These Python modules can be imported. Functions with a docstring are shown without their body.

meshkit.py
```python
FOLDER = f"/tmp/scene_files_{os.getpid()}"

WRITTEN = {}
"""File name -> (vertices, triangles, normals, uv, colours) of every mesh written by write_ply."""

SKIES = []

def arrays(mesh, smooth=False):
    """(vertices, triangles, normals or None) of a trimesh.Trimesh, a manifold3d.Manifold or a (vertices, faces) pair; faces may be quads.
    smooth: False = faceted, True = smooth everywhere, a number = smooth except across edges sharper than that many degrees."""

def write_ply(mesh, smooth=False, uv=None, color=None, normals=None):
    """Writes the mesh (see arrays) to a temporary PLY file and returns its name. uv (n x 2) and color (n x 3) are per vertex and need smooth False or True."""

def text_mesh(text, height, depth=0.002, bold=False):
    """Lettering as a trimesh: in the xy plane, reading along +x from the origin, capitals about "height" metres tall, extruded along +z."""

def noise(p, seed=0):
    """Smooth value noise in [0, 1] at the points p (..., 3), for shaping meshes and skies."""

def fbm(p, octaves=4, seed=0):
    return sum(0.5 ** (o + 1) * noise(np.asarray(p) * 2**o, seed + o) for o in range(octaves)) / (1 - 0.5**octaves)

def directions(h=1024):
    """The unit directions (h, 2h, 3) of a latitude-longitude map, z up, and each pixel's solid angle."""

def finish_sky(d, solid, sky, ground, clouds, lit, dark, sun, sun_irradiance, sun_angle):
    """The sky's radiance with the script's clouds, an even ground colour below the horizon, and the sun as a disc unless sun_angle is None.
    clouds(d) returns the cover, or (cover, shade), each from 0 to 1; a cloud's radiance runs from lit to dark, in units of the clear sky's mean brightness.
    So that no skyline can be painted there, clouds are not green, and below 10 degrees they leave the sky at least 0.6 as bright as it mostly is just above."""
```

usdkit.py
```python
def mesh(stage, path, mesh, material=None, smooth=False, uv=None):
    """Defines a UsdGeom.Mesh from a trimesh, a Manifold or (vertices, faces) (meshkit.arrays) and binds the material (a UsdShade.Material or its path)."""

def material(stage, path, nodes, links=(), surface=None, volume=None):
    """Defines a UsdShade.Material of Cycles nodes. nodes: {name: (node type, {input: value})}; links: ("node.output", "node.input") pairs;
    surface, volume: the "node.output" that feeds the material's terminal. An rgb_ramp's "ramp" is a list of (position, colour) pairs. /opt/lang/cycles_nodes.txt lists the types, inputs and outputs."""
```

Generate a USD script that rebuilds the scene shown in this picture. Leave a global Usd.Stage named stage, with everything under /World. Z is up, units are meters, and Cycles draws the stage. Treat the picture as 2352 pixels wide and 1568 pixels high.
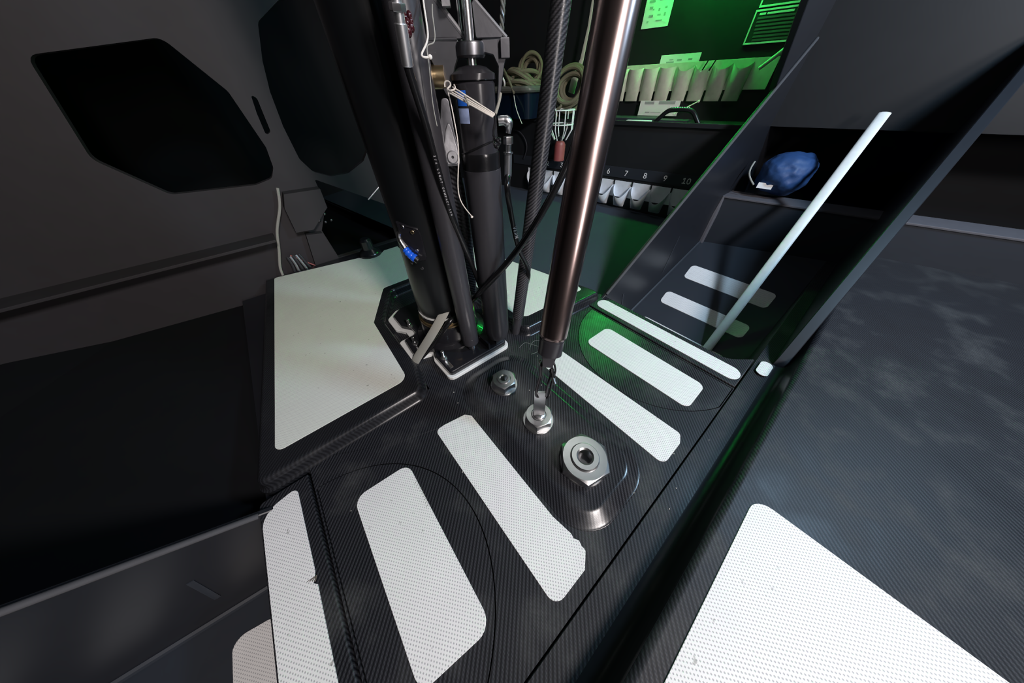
import math, random
import numpy as np, trimesh, mapbox_earcut
import usdkit, meshkit
from pxr import Usd, UsdGeom, UsdLux, UsdShade, Gf, Sdf
from shapely.geometry import Polygon, box as sbox, Point
from shapely import affinity
import manifold3d as m3

random.seed(4); rng = np.random.default_rng(4)
stage = Usd.Stage.CreateInMemory()
UsdGeom.SetStageUpAxis(stage, UsdGeom.Tokens.z); UsdGeom.SetStageMetersPerUnit(stage, 1.0)
UsdGeom.Xform.Define(stage, '/World'); UsdGeom.Scope.Define(stage, '/World/Looks')
V = lambda *a: np.array(a, float)

# ------------------------------------------------------------------ camera (13 mm equivalent, 45 degrees down)
CAM = V(0, 0, 0.65)
RC = V(0.76944662, -0.63809923, -0.0279512); DC = V(-0.46724901, -0.53251295, -0.7057679); FC = V(0.43546557, 0.55611089, -0.70789152)
cam = UsdGeom.Camera.Define(stage, '/World/camera')
cam.AddTransformOp().Set(Gf.Matrix4d(*RC, 0, *(-DC), 0, *(-FC), 0, *CAM, 1))
cam.CreateHorizontalApertureAttr(36.0); cam.CreateVerticalApertureAttr(24.0); cam.CreateFocalLengthAttr(589 / 2352 * 36)
cam.CreateClippingRangeAttr(Gf.Vec2f(0.01, 100)); cam.GetPrim().CreateAttribute('exposure', Sdf.ValueTypeNames.Float).Set(0.0)

# ------------------------------------------------------------------ lights
def rect_light(name, pos, to, w, h, power, color):
    l = UsdLux.RectLight.Define(stage, '/World/' + name)
    pos, to = V(*pos), V(*to); z = (pos - to) / np.linalg.norm(pos - to)
    x = np.cross(V(0, 0, 1), z); x = x / np.linalg.norm(x) if np.linalg.norm(x) > 1e-6 else V(1, 0, 0); y = np.cross(z, x)
    l.AddTransformOp().Set(Gf.Matrix4d(*x, 0, *y, 0, *z, 0, *pos, 1))
    l.CreateWidthAttr(w); l.CreateHeightAttr(h); l.CreateIntensityAttr(power); l.CreateColorAttr(Gf.Vec3f(*color))
rect_light('unseen_aft_light', (0.25, -1.9, 2.1), (0.28, 0.4, 0), 0.50, 0.42, 108, (1.0, 0.92, 0.90))  # source out of view aft, placed to light the pads, boss and tubes
rect_light('unseen_side_light', (1.5, -0.75, 1.55), (1.5, 0.3, -0.1), 0.22, 0.2, 175, (0.48, 0.74, 1.0))  # unseen bluish source, placed to light the pads in the side well
rect_light('unseen_low_aft_light', (0.25, -1.7, 0.92), (0.28, 0.5, 0.55), 0.12, 0.45, 75, (1.0, 0.92, 0.90))  # out of view aft, set low for the streaks on upright tubes
rect_light('unseen_overhead_light', (1.04, 0.85, 1.88), (1.04, 0.85, 0), 0.16, 1.3, 3.2, (0.97, 1.0, 0.97))  # unseen source overhead, placed to brighten the tops of the nuts
GREEN_POWER = 105
dome = UsdLux.DomeLight.Define(stage, '/World/ambient_fill'); dome.CreateIntensityAttr(0.004); dome.CreateColorAttr(Gf.Vec3f(0.8, 0.9, 1))  # faint ambient fill added all round the cabin

# ------------------------------------------------------------------ materials
def mat(name, nodes, links=(), surface='p.BSDF'):
    return usdkit.material(stage, '/World/Looks/' + name, nodes, links, surface=surface)
def plain(name, col, rough=0.5, metal=0.0, bump=0.0, scale=40, var=0.12, **kw):
    n = {'g': ('geometry', {}), 'n': ('noise_texture', {'scale': scale, 'detail': 4}),
         'm': ('mix_color', {'a': [c * (1 - var) for c in col], 'b': [min(1, c * (1 + var)) for c in col]}),
         'p': ('principled_bsdf', dict(roughness=rough, metallic=metal, **kw))}
    l = [('g.position', 'n.vector'), ('n.fac', 'm.fac'), ('m.result', 'p.base_color')]
    if bump:
        n['b'] = ('bump', {'strength': bump, 'distance': 0.002}); l += [('n.fac', 'b.height'), ('b.normal', 'p.normal')]
    return mat(name, n, l)
def mth(op, a=None, b=None):
    d = {'math_type': op}
    if a is not None: d['value1'] = a
    if b is not None: d['value2'] = b
    return ('math', d)
def carbon(name, d1, d2, p1, p2, dark, light, rough=0.36, bump=0.25, coat=0.0, dust=0.0, spec=0.5):
    """woven carbon: ribs with period p1 along d1, each rib broken in floats of period p2 along d2"""
    k1 = [c * 2 * math.pi / p1 for c in d1]; k2 = [c * 2 * math.pi / p2 for c in d2]
    n = {'g': ('geometry', {}), 'v1': ('vector_math', {'math_type': 'dot_product', 'vector2': k1}), 'v2': ('vector_math', {'math_type': 'dot_product', 'vector2': k2}),
         's1': mth('sine'), 'h': mth('multiply', None, 0.5), 'fl': mth('round'), 'sh': mth('multiply', None, 2.4), 'ad': mth('add'), 's2': mth('sine'),
         'a1': mth('multiply_add', None, 0.5), 'a2': mth('multiply_add', None, 0.28), 'hh': mth('multiply'), 
         'n': ('noise_texture', {'scale': 9, 'detail': 5}), 'n2': ('noise_texture', {'scale': 160, 'detail': 3}),
         'm': ('mix_color', {'a': dark, 'b': light}), 'rr': ('map_range', {'from_min': 0.3, 'from_max': 0.7, 'to_min': rough - 0.07, 'to_max': rough + 0.12}),
         'dr': ('map_range', {'from_min': 0.52, 'from_max': 0.78, 'to_min': 0.0, 'to_max': dust, 'clamp': True}), 'dm': ('mix_color', {'b': (0.16, 0.16, 0.15)}), 'dp': mth('multiply'),
         'b': ('bump', {'strength': bump, 'distance': 0.0012}), 'p': ('principled_bsdf', {'coat_weight': coat, 'coat_roughness': 0.12, 'ior': 1.5, 'specular_ior_level': spec})}
    n['a1'][1]['value3'] = 0.5; n['a2'][1]['value3'] = 0.72
    l = [('g.position', 'v1.vector1'), ('g.position', 'v2.vector1'), ('v1.value', 's1.value1'), ('v1.value', 'h.value1'),
         ('s1.value', 'a1.value1'), ('h.value', 'fl.value1'), ('fl.value', 'sh.value1'), ('sh.value', 'ad.value1'), ('v2.value', 'ad.value2'), ('ad.value', 's2.value1'),
         ('s2.value', 'a2.value1'), ('a1.value', 'hh.value1'), ('a2.value', 'hh.value2'), ('hh.value', 'm.fac'), ('g.position', 'n.vector'), ('g.position', 'n2.vector'),
         ('n.fac', 'rr.value'), ('rr.result', 'p.roughness'), ('n.fac', 'dr.value'), ('dr.result', 'dp.value1'), ('n2.fac', 'dp.value2'), ('dp.value', 'dm.fac'), ('m.result', 'dm.a'),
         ('dm.result', 'p.base_color'), ('hh.value', 'b.height'), ('b.normal', 'p.normal')]
    return mat(name, n, l)
q = 2 ** -0.5
M = {}
M['carbon'] = carbon('carbon_twill', (q, -q, 0.35), (q, q, 0.2), 0.0068, 0.0046, (0.004, 0.0042, 0.006), (0.040, 0.041, 0.048), 0.46, 0.14, dust=0.4, spec=0.3)
M['carbon_gloss'] = carbon('carbon_twill_gloss', (q, -q, 0.35), (q, q, 0.2), 0.0068, 0.0046, (0.006, 0.0062, 0.008), (0.05, 0.051, 0.058), 0.3, 0.05, coat=0.0, dust=0.3)
M['carbon_boss'] = carbon('carbon_twill_boss', (q, -q, 0.35), (q, q, 0.2), 0.0068, 0.0046, (0.006, 0.0062, 0.008), (0.045, 0.046, 0.053), 0.19, 0.035, dust=0.35)
M['carbon_ridge'] = carbon('carbon_twill_ridge', (q, -q, 0.35), (q, q, 0.2), 0.0068, 0.0046, (0.008, 0.0082, 0.010), (0.022, 0.023, 0.027), 0.26, 0.02, dust=0.1)
M['carbon_riser'] = plain('carbon_riser', (0.012, 0.012, 0.015), 0.32, bump=0.03, scale=40, specular_ior_level=0.16)
M['carbon_tube'] = carbon('carbon_tube_twill', (-0.48, 0.40, 0.78), (0.5, -0.4, 0.7), 0.0062, 0.0042, (0.012, 0.012, 0.014), (0.085, 0.083, 0.092), 0.3, 0.07)
M['carbon_link'] = carbon('carbon_link_twill', (0.40, -0.33, 0.84), (0.5, -0.4, -0.6), 0.0085, 0.006, (0.008, 0.008, 0.010), (0.09, 0.088, 0.10), 0.32, 0.2)
M['carbon_plain'] = plain('carbon_plain', (0.011, 0.012, 0.016), 0.38, bump=0.05, scale=25)
M['hull'] = plain('hull_skin', (0.02, 0.024, 0.032), 0.5, bump=0.08, scale=14)
M['hull_unlit'] = plain('dark_unlit_hull', (0.006, 0.0065, 0.008), 0.7, bump=0.08, scale=14, specular_ior_level=0.2)  # near-black copy of the hull colour, standing in for shade on unlit parts
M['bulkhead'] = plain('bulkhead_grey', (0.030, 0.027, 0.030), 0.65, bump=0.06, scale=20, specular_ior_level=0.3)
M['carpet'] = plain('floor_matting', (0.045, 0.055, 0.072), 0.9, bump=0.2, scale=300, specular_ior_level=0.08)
M['deckhead'] = plain('deckhead_grey', (0.3, 0.3, 0.31), 0.6)
M['ledge_grey'] = plain('ledge_grey', (0.085, 0.08, 0.09), 0.6)
M['wall_black'] = plain('wall_black', (0.012, 0.013, 0.015), 0.42, bump=0.05, scale=18)

def padmat(name, col, dot, p=0.0062):
    k = 2 * math.pi / p
    n = {'g': ('geometry', {}), 'x': ('separate_xyz', {}), 'kx': mth('multiply', None, k), 'ky': mth('multiply', None, k * 0.83), 'sx': mth('sine'), 'sy': mth('sine'), 'mu': mth('multiply'),
         'r': ('rgb_ramp', {'ramp': [(0.0, (0, 0, 0)), (0.3, (0, 0, 0)), (0.75, (1, 1, 1)), (1, (1, 1, 1))]}),
         'n': ('noise_texture', {'scale': 11, 'detail': 6, 'roughness': 0.6}), 'n2': ('noise_texture', {'scale': 70, 'detail': 3}),
         'st': ('map_range', {'from_min': 0.35, 'from_max': 0.75, 'to_min': 0.0, 'to_max': 0.22, 'clamp': True}),
         'sp': ('map_range', {'from_min': 0.70, 'from_max': 0.76, 'to_min': 0.0, 'to_max': 0.55, 'clamp': True}),
         'm1': ('mix_color', {'a': col, 'b': [c * 0.72 for c in col]}), 'm2': ('mix_color', {'b': dot}), 'm3': ('mix_color', {'b': (0.12, 0.11, 0.10)}),
         'b': ('bump', {'strength': 0.25, 'distance': 0.001, 'invert': True}), 'p': ('principled_bsdf', {'roughness': 0.55})}
    l = [('g.position', 'x.vector'), ('x.x', 'kx.value1'), ('x.y', 'ky.value1'), ('kx.value', 'sx.value1'), ('ky.value', 'sy.value1'), ('sx.value', 'mu.value1'), ('sy.value', 'mu.value2'),
         ('mu.value', 'r.fac'), ('g.position', 'n.vector'), ('g.position', 'n2.vector'), ('n.fac', 'st.value'), ('st.result', 'm1.fac'),
         ('m1.result', 'm2.a'), ('r.alpha' if 0 else 'r.color', 'm2.fac'), ('m2.result', 'm3.a'), ('n2.fac', 'sp.value'), ('sp.result', 'm3.fac'), ('m3.result', 'p.base_color'), ('r.color', 'b.height'), ('b.normal', 'p.normal')]
    return mat(name, n, l)
M['pad'] = padmat('grip_pad_white', (0.80, 0.79, 0.78), (0.42, 0.42, 0.43))
M['pad_smooth'] = padmat('grip_pad_panel', (0.74, 0.77, 0.70), (0.57, 0.56, 0.54), 0.005)
M['steel'] = plain('stainless_steel', (0.66, 0.66, 0.66), 0.27, 1.0, scale=60, var=0.1)
M['steel_dark'] = plain('dark_steel', (0.16, 0.16, 0.17), 0.32, 1.0)
M['chrome'] = plain('chrome', (0.85, 0.85, 0.87), 0.27, 1.0, var=0.03)
M['alu'] = plain('grey_anodised', (0.19, 0.19, 0.205), 0.38, 1.0, bump=0.06, scale=70)
M['ferrule'] = plain('ferrule_chrome', (0.9, 0.9, 0.92), 0.36, 1.0, var=0.03)
M['alu_worn'] = plain('worn_aluminium', (0.42, 0.42, 0.44), 0.42, 0.8, bump=0.15, scale=90, var=0.3)
M['brass'] = plain('brass', (0.62, 0.46, 0.26), 0.3, 1.0)
M['black_metal'] = plain('black_metal', (0.012, 0.012, 0.015), 0.27, bump=0.05, scale=120, coat_weight=0.3)
M['mast'] = plain('mast_black', (0.005, 0.006, 0.007), 0.3, bump=0.04, scale=30)
M['strut'] = plain('strut_grey', (0.034, 0.033, 0.038), 0.34, 0.0, bump=0.03, scale=160)
M['lit_rim_grey'] = plain('lit_rim_grey', (0.14, 0.14, 0.15), 0.5)  # paler grey puts the lit look of the fork edges into the rims
M['edge_trim'] = plain('edge_trim', (0.07, 0.07, 0.075), 0.7, specular_ior_level=0.1)
M['tube4'] = plain('dark_tube', (0.27, 0.205, 0.195), 0.26, 1.0, scale=60, var=0.05)
M['barrel'] = plain('barrel_black', (0.026, 0.025, 0.029), 0.22, bump=0.03, scale=80)
M['rubber'] = plain('hose_black', (0.008, 0.008, 0.009), 0.22, bump=0.05, scale=300)
M['white_plastic'] = plain('white_plastic', (0.72, 0.73, 0.71), 0.45)
M['cord_white'] = plain('white_cord', (0.72, 0.69, 0.64), 0.7, bump=0.4, scale=900)
M['webbing'] = plain('grey_webbing', (0.30, 0.30, 0.27), 0.75, bump=0.3, scale=700)
M['blue'] = plain('blue_plastic', (0.01, 0.11, 0.75), 0.32)
M['blue_sticker'] = plain('sticker_blue', (0.02, 0.15, 0.7), 0.4)
M['pale_sticker'] = plain('sticker_pale', (0.42, 0.52, 0.85), 0.45, scale=110, var=0.25)
M['blue_cloth'] = plain('navy_cloth', (0.012, 0.05, 0.16), 0.6, bump=0.3, scale=60)
M['tote'] = plain('tote_navy', (0.003, 0.009, 0.020), 0.25, bump=0.02)
M['tote_rim'] = plain('tote_rim', (0.10, 0.10, 0.085), 0.28)
M['rope'] = plain('rope_tan', (0.15, 0.135, 0.085), 0.85, bump=0.5, scale=500, var=0.3)
M['paper'] = plain('paper', (0.8, 0.8, 0.8), 0.7, var=0.02)
M['print'] = plain('print_dark', (0.36, 0.37, 0.38), 0.7)
M['white_print'] = plain('print_white', (0.8, 0.8, 0.8), 0.6)
M['pocket'] = plain('pocket_cloth', (0.56, 0.58, 0.48), 0.6, bump=0.15, scale=50, var=0.15)
M['pocket_low'] = plain('pocket_white_cloth', (0.80, 0.84, 0.90), 0.6, bump=0.1, scale=50)
M['red'] = plain('red_paint', (0.30, 0.075, 0.075), 0.45)
M['burgundy'] = plain('dark_red_plastic', (0.035, 0.006, 0.009), 0.15)
M['seam_black'] = plain('seam_black', (0.003, 0.003, 0.004), 0.7)
M['scratch'] = plain('scuff_grey', (0.16, 0.17, 0.165), 0.6)
M['grit'] = plain('grit_pale', (0.6, 0.56, 0.5), 0.7)
M['sign_pale'] = plain('hose_print', (0.4, 0.4, 0.42), 0.6)
M['sign_black'] = plain('sign_black', (0.015, 0.02, 0.018), 0.5)
M['sign_grey'] = plain('sign_grey', (0.1, 0.11, 0.11), 0.5)
M['green_lens'] = mat('green_lens', {'p': ('emission', {'color': (0.02, 1.0, 0.12), 'strength': GREEN_POWER})}, surface='p.emission')

# ------------------------------------------------------------------ prims
_names = {}
def numbered(parent, name):
    k = (parent, name); i = _names.get(k, 0); _names[k] = i + 1
    return name if i == 0 else f'{name}_{i:03d}'
LOC = {}
def tag(prim, label=None, cat=None, group=None, kind=None):
    for k, v in (('label', label), ('category', cat), ('group', group), ('kind', kind)):
        if v: prim.SetCustomDataByKey(k, v)
def thing(name, loc=(0, 0, 0), label=None, cat=None, group=None, kind=None):
    path = '/World/' + numbered('/World', name); x = UsdGeom.Xform.Define(stage, path); x.AddTranslateOp().Set(Gf.Vec3d(*map(float, loc)))
    LOC[path] = V(*loc); tag(x.GetPrim(), label, cat, group, kind); return path
def part(parent, name, mesh, material, smooth=35, label=None, kind=None):
    """one mesh under parent, its vertices given in world space"""
    path = parent + '/' + numbered(parent, name)
    v, fc, n = meshkit.arrays(mesh, smooth)
    v = v - LOC[parent]; LOC[path] = LOC[parent]
    m = usdkit.mesh(stage, path, (v, fc), M[material])
    if n is not None:
        m.CreateNormalsAttr([Gf.Vec3f(*map(float, r)) for r in n]); m.SetNormalsInterpolation('vertex')
    tag(m.GetPrim(), label, kind=kind); return path
def single(name, mesh, material, label, cat, group=None, kind=None, smooth=35):
    path = '/World/' + numbered('/World', name); usdkit.mesh(stage, path, mesh, M[material], smooth=smooth)
    LOC[path] = V(0, 0, 0); tag(stage.GetPrimAtPath(path), label, cat, group, kind); return path
def struct(name, mesh, material, label, smooth=35):
    return single(name, mesh, material, label, None, kind='structure', smooth=smooth)

# ------------------------------------------------------------------ mesh helpers
cat = trimesh.util.concatenate
def tm(v, f): return trimesh.Trimesh(np.asarray(v, float), np.asarray(f), process=False)
def ccw(p):
    p = np.asarray(p, float); a = np.sum(p[:, 0] * np.roll(p[:, 1], -1) - np.roll(p[:, 0], -1) * p[:, 1])
    return p if a > 0 else p[::-1]
def fillet(pts, r, n=6):
    pts = ccw(pts); out = []; N = len(pts); r = r if hasattr(r, '__len__') else [r] * N
    for i in range(N):
        a, b, c = pts[i - 1], pts[i], pts[(i + 1) % N]; u = a - b; w = c - b; lu, lw = np.linalg.norm(u), np.linalg.norm(w); u /= lu; w /= lw
        ang = math.acos(max(-1, min(1, float(u @ w))))
        if r[i] < 1e-6 or ang > math.pi - 0.06: out.append(b); continue
        d = min(r[i] / math.tan(ang / 2), lu * 0.48, lw * 0.48); R = d * math.tan(ang / 2)
        bis = (u + w) / np.linalg.norm(u + w); ctr = b + bis * R / math.sin(ang / 2); p0, p1 = b + u * d, b + w * d
        a0 = math.atan2(*(p0 - ctr)[::-1]); a1 = math.atan2(*(p1 - ctr)[::-1]); da = (a1 - a0 + math.pi) % (2 * math.pi) - math.pi
        out += [ctr + R * V(math.cos(a0 + da * t), math.sin(a0 + da * t)) for t in np.linspace(0, 1, n)]
    return np.array(out)
def offset(pts, d):
    """outward offset of a ccw outline along its vertex normals"""
    e = np.roll(pts, -1, 0) - pts; e /= np.maximum(np.linalg.norm(e, axis=1, keepdims=True), 1e-12); n = np.stack([e[:, 1], -e[:, 0]], 1); b = n + np.roll(n, 1, 0)
    s = np.maximum((b * b).sum(1, keepdims=True), 0.4); return pts + d * 2 * b / s
def cap(pts):
    return mapbox_earcut.triangulate_float64(np.asarray(pts, float), np.array([len(pts)], np.uint32)).reshape(-1, 3)
def stack(rings, bottom=True, top=True):
    """closed skin through rings of equal length ((n,3) each)"""
    n = len(rings[0]); v = np.vstack(rings); f = []
    i = np.arange(n); j = (i + 1) % n
    for k in range(len(rings) - 1):
        a, b = k * n, (k + 1) * n
        f += [np.stack([a + i, a + j, b + j], 1), np.stack([a + i, b + j, b + i], 1)]
    if top: f.append(cap(rings[-1][:, :2]) + (len(rings) - 1) * n)
    if bottom: f.append(cap(rings[0][:, :2])[:, ::-1])
    return tm(v, np.vstack(f))
def z3(p, z): return np.column_stack([p, np.full(len(p), z)])
def profile_slab(pts, prof):
    pts = ccw(pts); return stack([z3(offset(pts, d) if d else pts, z) for d, z in prof])
def slab(pts, z0, z1, b=0.002, n=3):
    t = np.linspace(0, math.pi / 2, n + 1)
    return profile_slab(pts, [(0, z0)] + [(-b * (1 - math.cos(a)), z1 - b + b * math.sin(a)) for a in t])
def poly_slab(poly, z0, z1):
    out = []
    for g in getattr(poly, 'geoms', [poly]):
        m = trimesh.creation.extrude_polygon(g, z1 - z0, engine='earcut'); m.apply_translation([0, 0, z0]); out.append(m)
    return cat(out)
def rrect(x0, y0, x1, y1, r, n=6): return fillet([(x0, y0), (x1, y0), (x1, y1), (x0, y1)], r, n)
def frame(axis, up=(0, 0, 1)):
    z = V(*axis); z /= np.linalg.norm(z); u = V(*up)
    if abs(z @ u) > 0.98: u = V(1, 0, 0) if abs(z[0]) < 0.9 else V(0, 1, 0)
    x = np.cross(u, z); x /= np.linalg.norm(x); return np.stack([x, np.cross(z, x), z], 1)
def put(mesh, pos, axis=(0, 0, 1), up=(0, 0, 1)):
    T = np.eye(4); T[:3, :3] = frame(axis, up); T[:3, 3] = pos; m = mesh.copy(); m.apply_transform(T); return m
def lathe(prof, n=32):
    """prof [(r, z)] from bottom to top, closed with caps where r > 0"""
    prof = [(max(r, 1e-5), z) for r, z in prof]; a = np.arange(n) * 2 * math.pi / n; c, s = np.cos(a), np.sin(a)
    return stack([np.column_stack([r * c, r * s, np.full(n, z)]) for r, z in prof])
def ringlathe(prof, n=32):
    """closed ring profile revolved (a hole stays open)"""
    prof = np.array(prof); k = len(prof); a = np.arange(n) * 2 * math.pi / n
    v = np.stack([np.outer(np.cos(a), prof[:, 0]), np.outer(np.sin(a), prof[:, 0]), np.tile(prof[:, 1], (n, 1))], -1).reshape(-1, 3)
    f = []
    for i in range(n):
        for j in range(k):
            p, q_, r, s = i * k + j, ((i + 1) % n) * k + j, ((i + 1) % n) * k + (j + 1) % k, i * k + (j + 1) % k; f += [(p, q_, r), (p, r, s)]
    return tm(v, f)
def spline(pts, n=40, closed=False):
    from scipy.interpolate import CubicSpline
    p = np.array(pts, float)
    if closed: p = np.vstack([p, p[:1]])
    t = np.r_[0, np.cumsum(np.linalg.norm(np.diff(p, axis=0), axis=1) ** 0.5 + 1e-9)]
    return CubicSpline(t, p, bc_type='periodic' if closed else 'natural')(np.linspace(0, t[-1], n + (1 if closed else 0)))[:n]
def tube(path, r, n=10, closed=False, flat=1.0, up0=None):
    p = np.array(path, float); k = len(p); r = np.broadcast_to(r, k)
    tg = np.gradient(p, axis=0) if not closed else np.roll(p, -1, 0) - np.roll(p, 1, 0)
    tg /= np.maximum(np.linalg.norm(tg, axis=1, keepdims=True), 1e-12)
    u = V(*up0) if up0 is not None else (V(0, 0, 1) if abs(tg[0][2]) < 0.9 else V(1, 0, 0)); a = np.arange(n) * 2 * math.pi / n; rings = []
    for i in range(k):
        u = u - (u @ tg[i]) * tg[i]; u /= np.linalg.norm(u); w = np.cross(tg[i], u)
        rings.append(p[i] + r[i] * (np.outer(np.cos(a), u) * flat + np.outer(np.sin(a), w)))
    v = np.vstack(rings); f = []; i = np.arange(n); j = (i + 1) % n
    for q_ in range(k if closed else k - 1):
        A, B = q_ * n, ((q_ + 1) % k) * n; f += [np.stack([A + i, A + j, B + j], 1), np.stack([A + i, B + j, B + i], 1)]
    if not closed:
        f.append(np.array([(0, x + 1, x) for x in range(1, n - 1)])); f.append(np.array([((k - 1) * n, (k - 1) * n + x, (k - 1) * n + x + 1) for x in range(1, n - 1)]))
    return tm(v, np.vstack(f))
def rod(a, b, r, n=24, r2=None): return tube([a, b], [r, r if r2 is None else r2], n)
def taper(pts_r, n=28):
    """rod through [(point, radius)] on one axis, with sharp steps"""
    return tube([p for p, _ in pts_r], [r for _, r in pts_r], n)
def hexp(ac, rot=0): return np.array([(ac / 2 * math.cos(rot + i * math.pi / 3), ac / 2 * math.sin(rot + i * math.pi / 3)) for i in range(6)])
def hull(pts): return m3.Manifold.hull_points(np.asarray(pts, np.float64))
def bx(x0, y0, z0, x1, y1, z1, b=0.002):
    return slab(np.array([(x0, y0), (x1, y0), (x1, y1), (x0, y1)]), z0, z1, b, 2)
def obox(c, ax, ay, az, hx, hy, hz, b=0.0015):
    m = bx(-hx, -hy, -hz, hx, hy, hz, b); T = np.eye(4); T[:3, 0], T[:3, 1], T[:3, 2], T[:3, 3] = ax, ay, az, c; m.apply_transform(T)
    return m
def text_on(s, h, pos, right, up, depth=0.0008, bold=False, center=True):
    m = meshkit.text_mesh(s, h, depth, bold); right = V(*right) / np.linalg.norm(right); up = V(*up) - (V(*up) @ right) * right; up /= np.linalg.norm(up)
    if center: m.apply_translation([-(m.bounds[0][0] + m.bounds[1][0]) / 2, 0, 0])
    T = np.eye(4); T[:3, 0], T[:3, 1], T[:3, 2], T[:3, 3] = right, up, np.cross(right, up), pos; m.apply_transform(T); return m

# ================================================================== SETTING
XC = 0.256                                     # boat's centreline
mir = lambda pts: np.array([(2 * XC - x, y) for x, y in pts])[::-1]
def ell(cx, sgn, grow=0.0):
    a = np.linspace(-math.pi / 2, math.pi / 2, 60); p = [(cx - sgn * (0.274 + grow) * math.cos(t), 0.175 + (0.265 + grow) * math.sin(t)) for t in a]; return Polygon(p)
clip = sbox(-0.248, -0.068, 0.762, 0.498)
lidR = ell(0.78, 1).intersection(clip); lidL = ell(2 * XC - 0.78, -1).intersection(clip)
panel = sbox(-0.253, -0.0715, 0.767, 0.52).difference(lidR.buffer(0.0016)).difference(lidL.buffer(0.0016))
# central sole panel
deck = thing('floor', (XC, 0.2, 0), 'twill carbon floor panel between the two grip strips, with bolted boss', kind='structure')
part(deck, 'sole_panel', poly_slab(panel, -0.02, 0), 'carbon')
# keel trunk below with its flanges
core = fillet([(-0.355, -0.07), (0.93, -0.07), (0.9305, -0.069), (0.872, -0.012), (0.872, 0.47), (0.872, 1.55), (-0.355, 1.55)], [0, 0, 0, 0.06, 0, 0, 0], 10)
trunk = struct('keel_trunk', slab(core, -0.42, -0.0205, 0.001), 'carbon_plain', 'dark carbon trunk carrying the floor panels')
def flange(sgn):
    o = [(0.770, -0.0705), (0.93, -0.0705), (0.9305, -0.0695), (0.868, -0.008), (0.868, 0.485), (0.770, 0.485)]
    o = fillet(o, [0, 0, 0, 0.06, 0.01, 0], 10)
    if sgn < 0: o = mir(o)
    return slab(o, -0.0204, 0.005, 0.0035)
for s, lab in ((1, 'carbon flange at the edge of the side well'), (-1, 'carbon flange at the edge of the opposite well')):
    struct('floor_flange', flange(s), 'carbon', lab)
for s, lid, lab in ((1, lidR, 'rounded carbon hatch lid lit green by the lamp'), (-1, lidL, 'rounded carbon hatch lid in the bright near part of the floor')):
    g = lid.buffer(-0.0006); h = thing('hatch_lid', (XC + s * 0.4, 0.17, 0), lab, 'hatch', 'rounded hatch lids')
    part(h, 'lid_panel', poly_slab(g, -0.0195, -0.0004), 'carbon_gloss' if s > 0 else 'carbon')
# raised boss
def rrp(cx, cy, hx, hy, r, n=12):
    p = []
    for k, (sx, sy) in enumerate(((1, 1), (-1, 1), (-1, -1), (1, -1))):
        for t in np.linspace(0, math.pi / 2, n):
            a = k * math.pi / 2 + t; p.append((cx + sx * (hx - r) + r * math.cos(a), cy + sy * (hy - r) + r * math.sin(a)))
    return np.array(p)
BH = 0.0145
rings = []
for t, zf in [(0, 0), (0.06, 0.012), (0.12, 0.05), (0.2, 0.125)] + [(x, 0.125 + (x - 0.2) * 1.2) for x in (0.35, 0.5, 0.65, 0.78)] + [(0.84, 0.885), (0.9, 0.94), (0.96, 0.98), (1.02, 0.995), (1.08, 1.0), (1.3, 1.0)]:
    d = 0.036 * (1 - t); rings.append(z3(rrp(0.2615, 0.222, 0.0875 + d, 0.223 + d, 0.05 + d), BH * zf))
rings = [z3(rings[0][:, :2], -0.004)] + rings
part(deck, 'raised_boss', stack(rings, bottom=False), 'carbon_boss', smooth=True)
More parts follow.
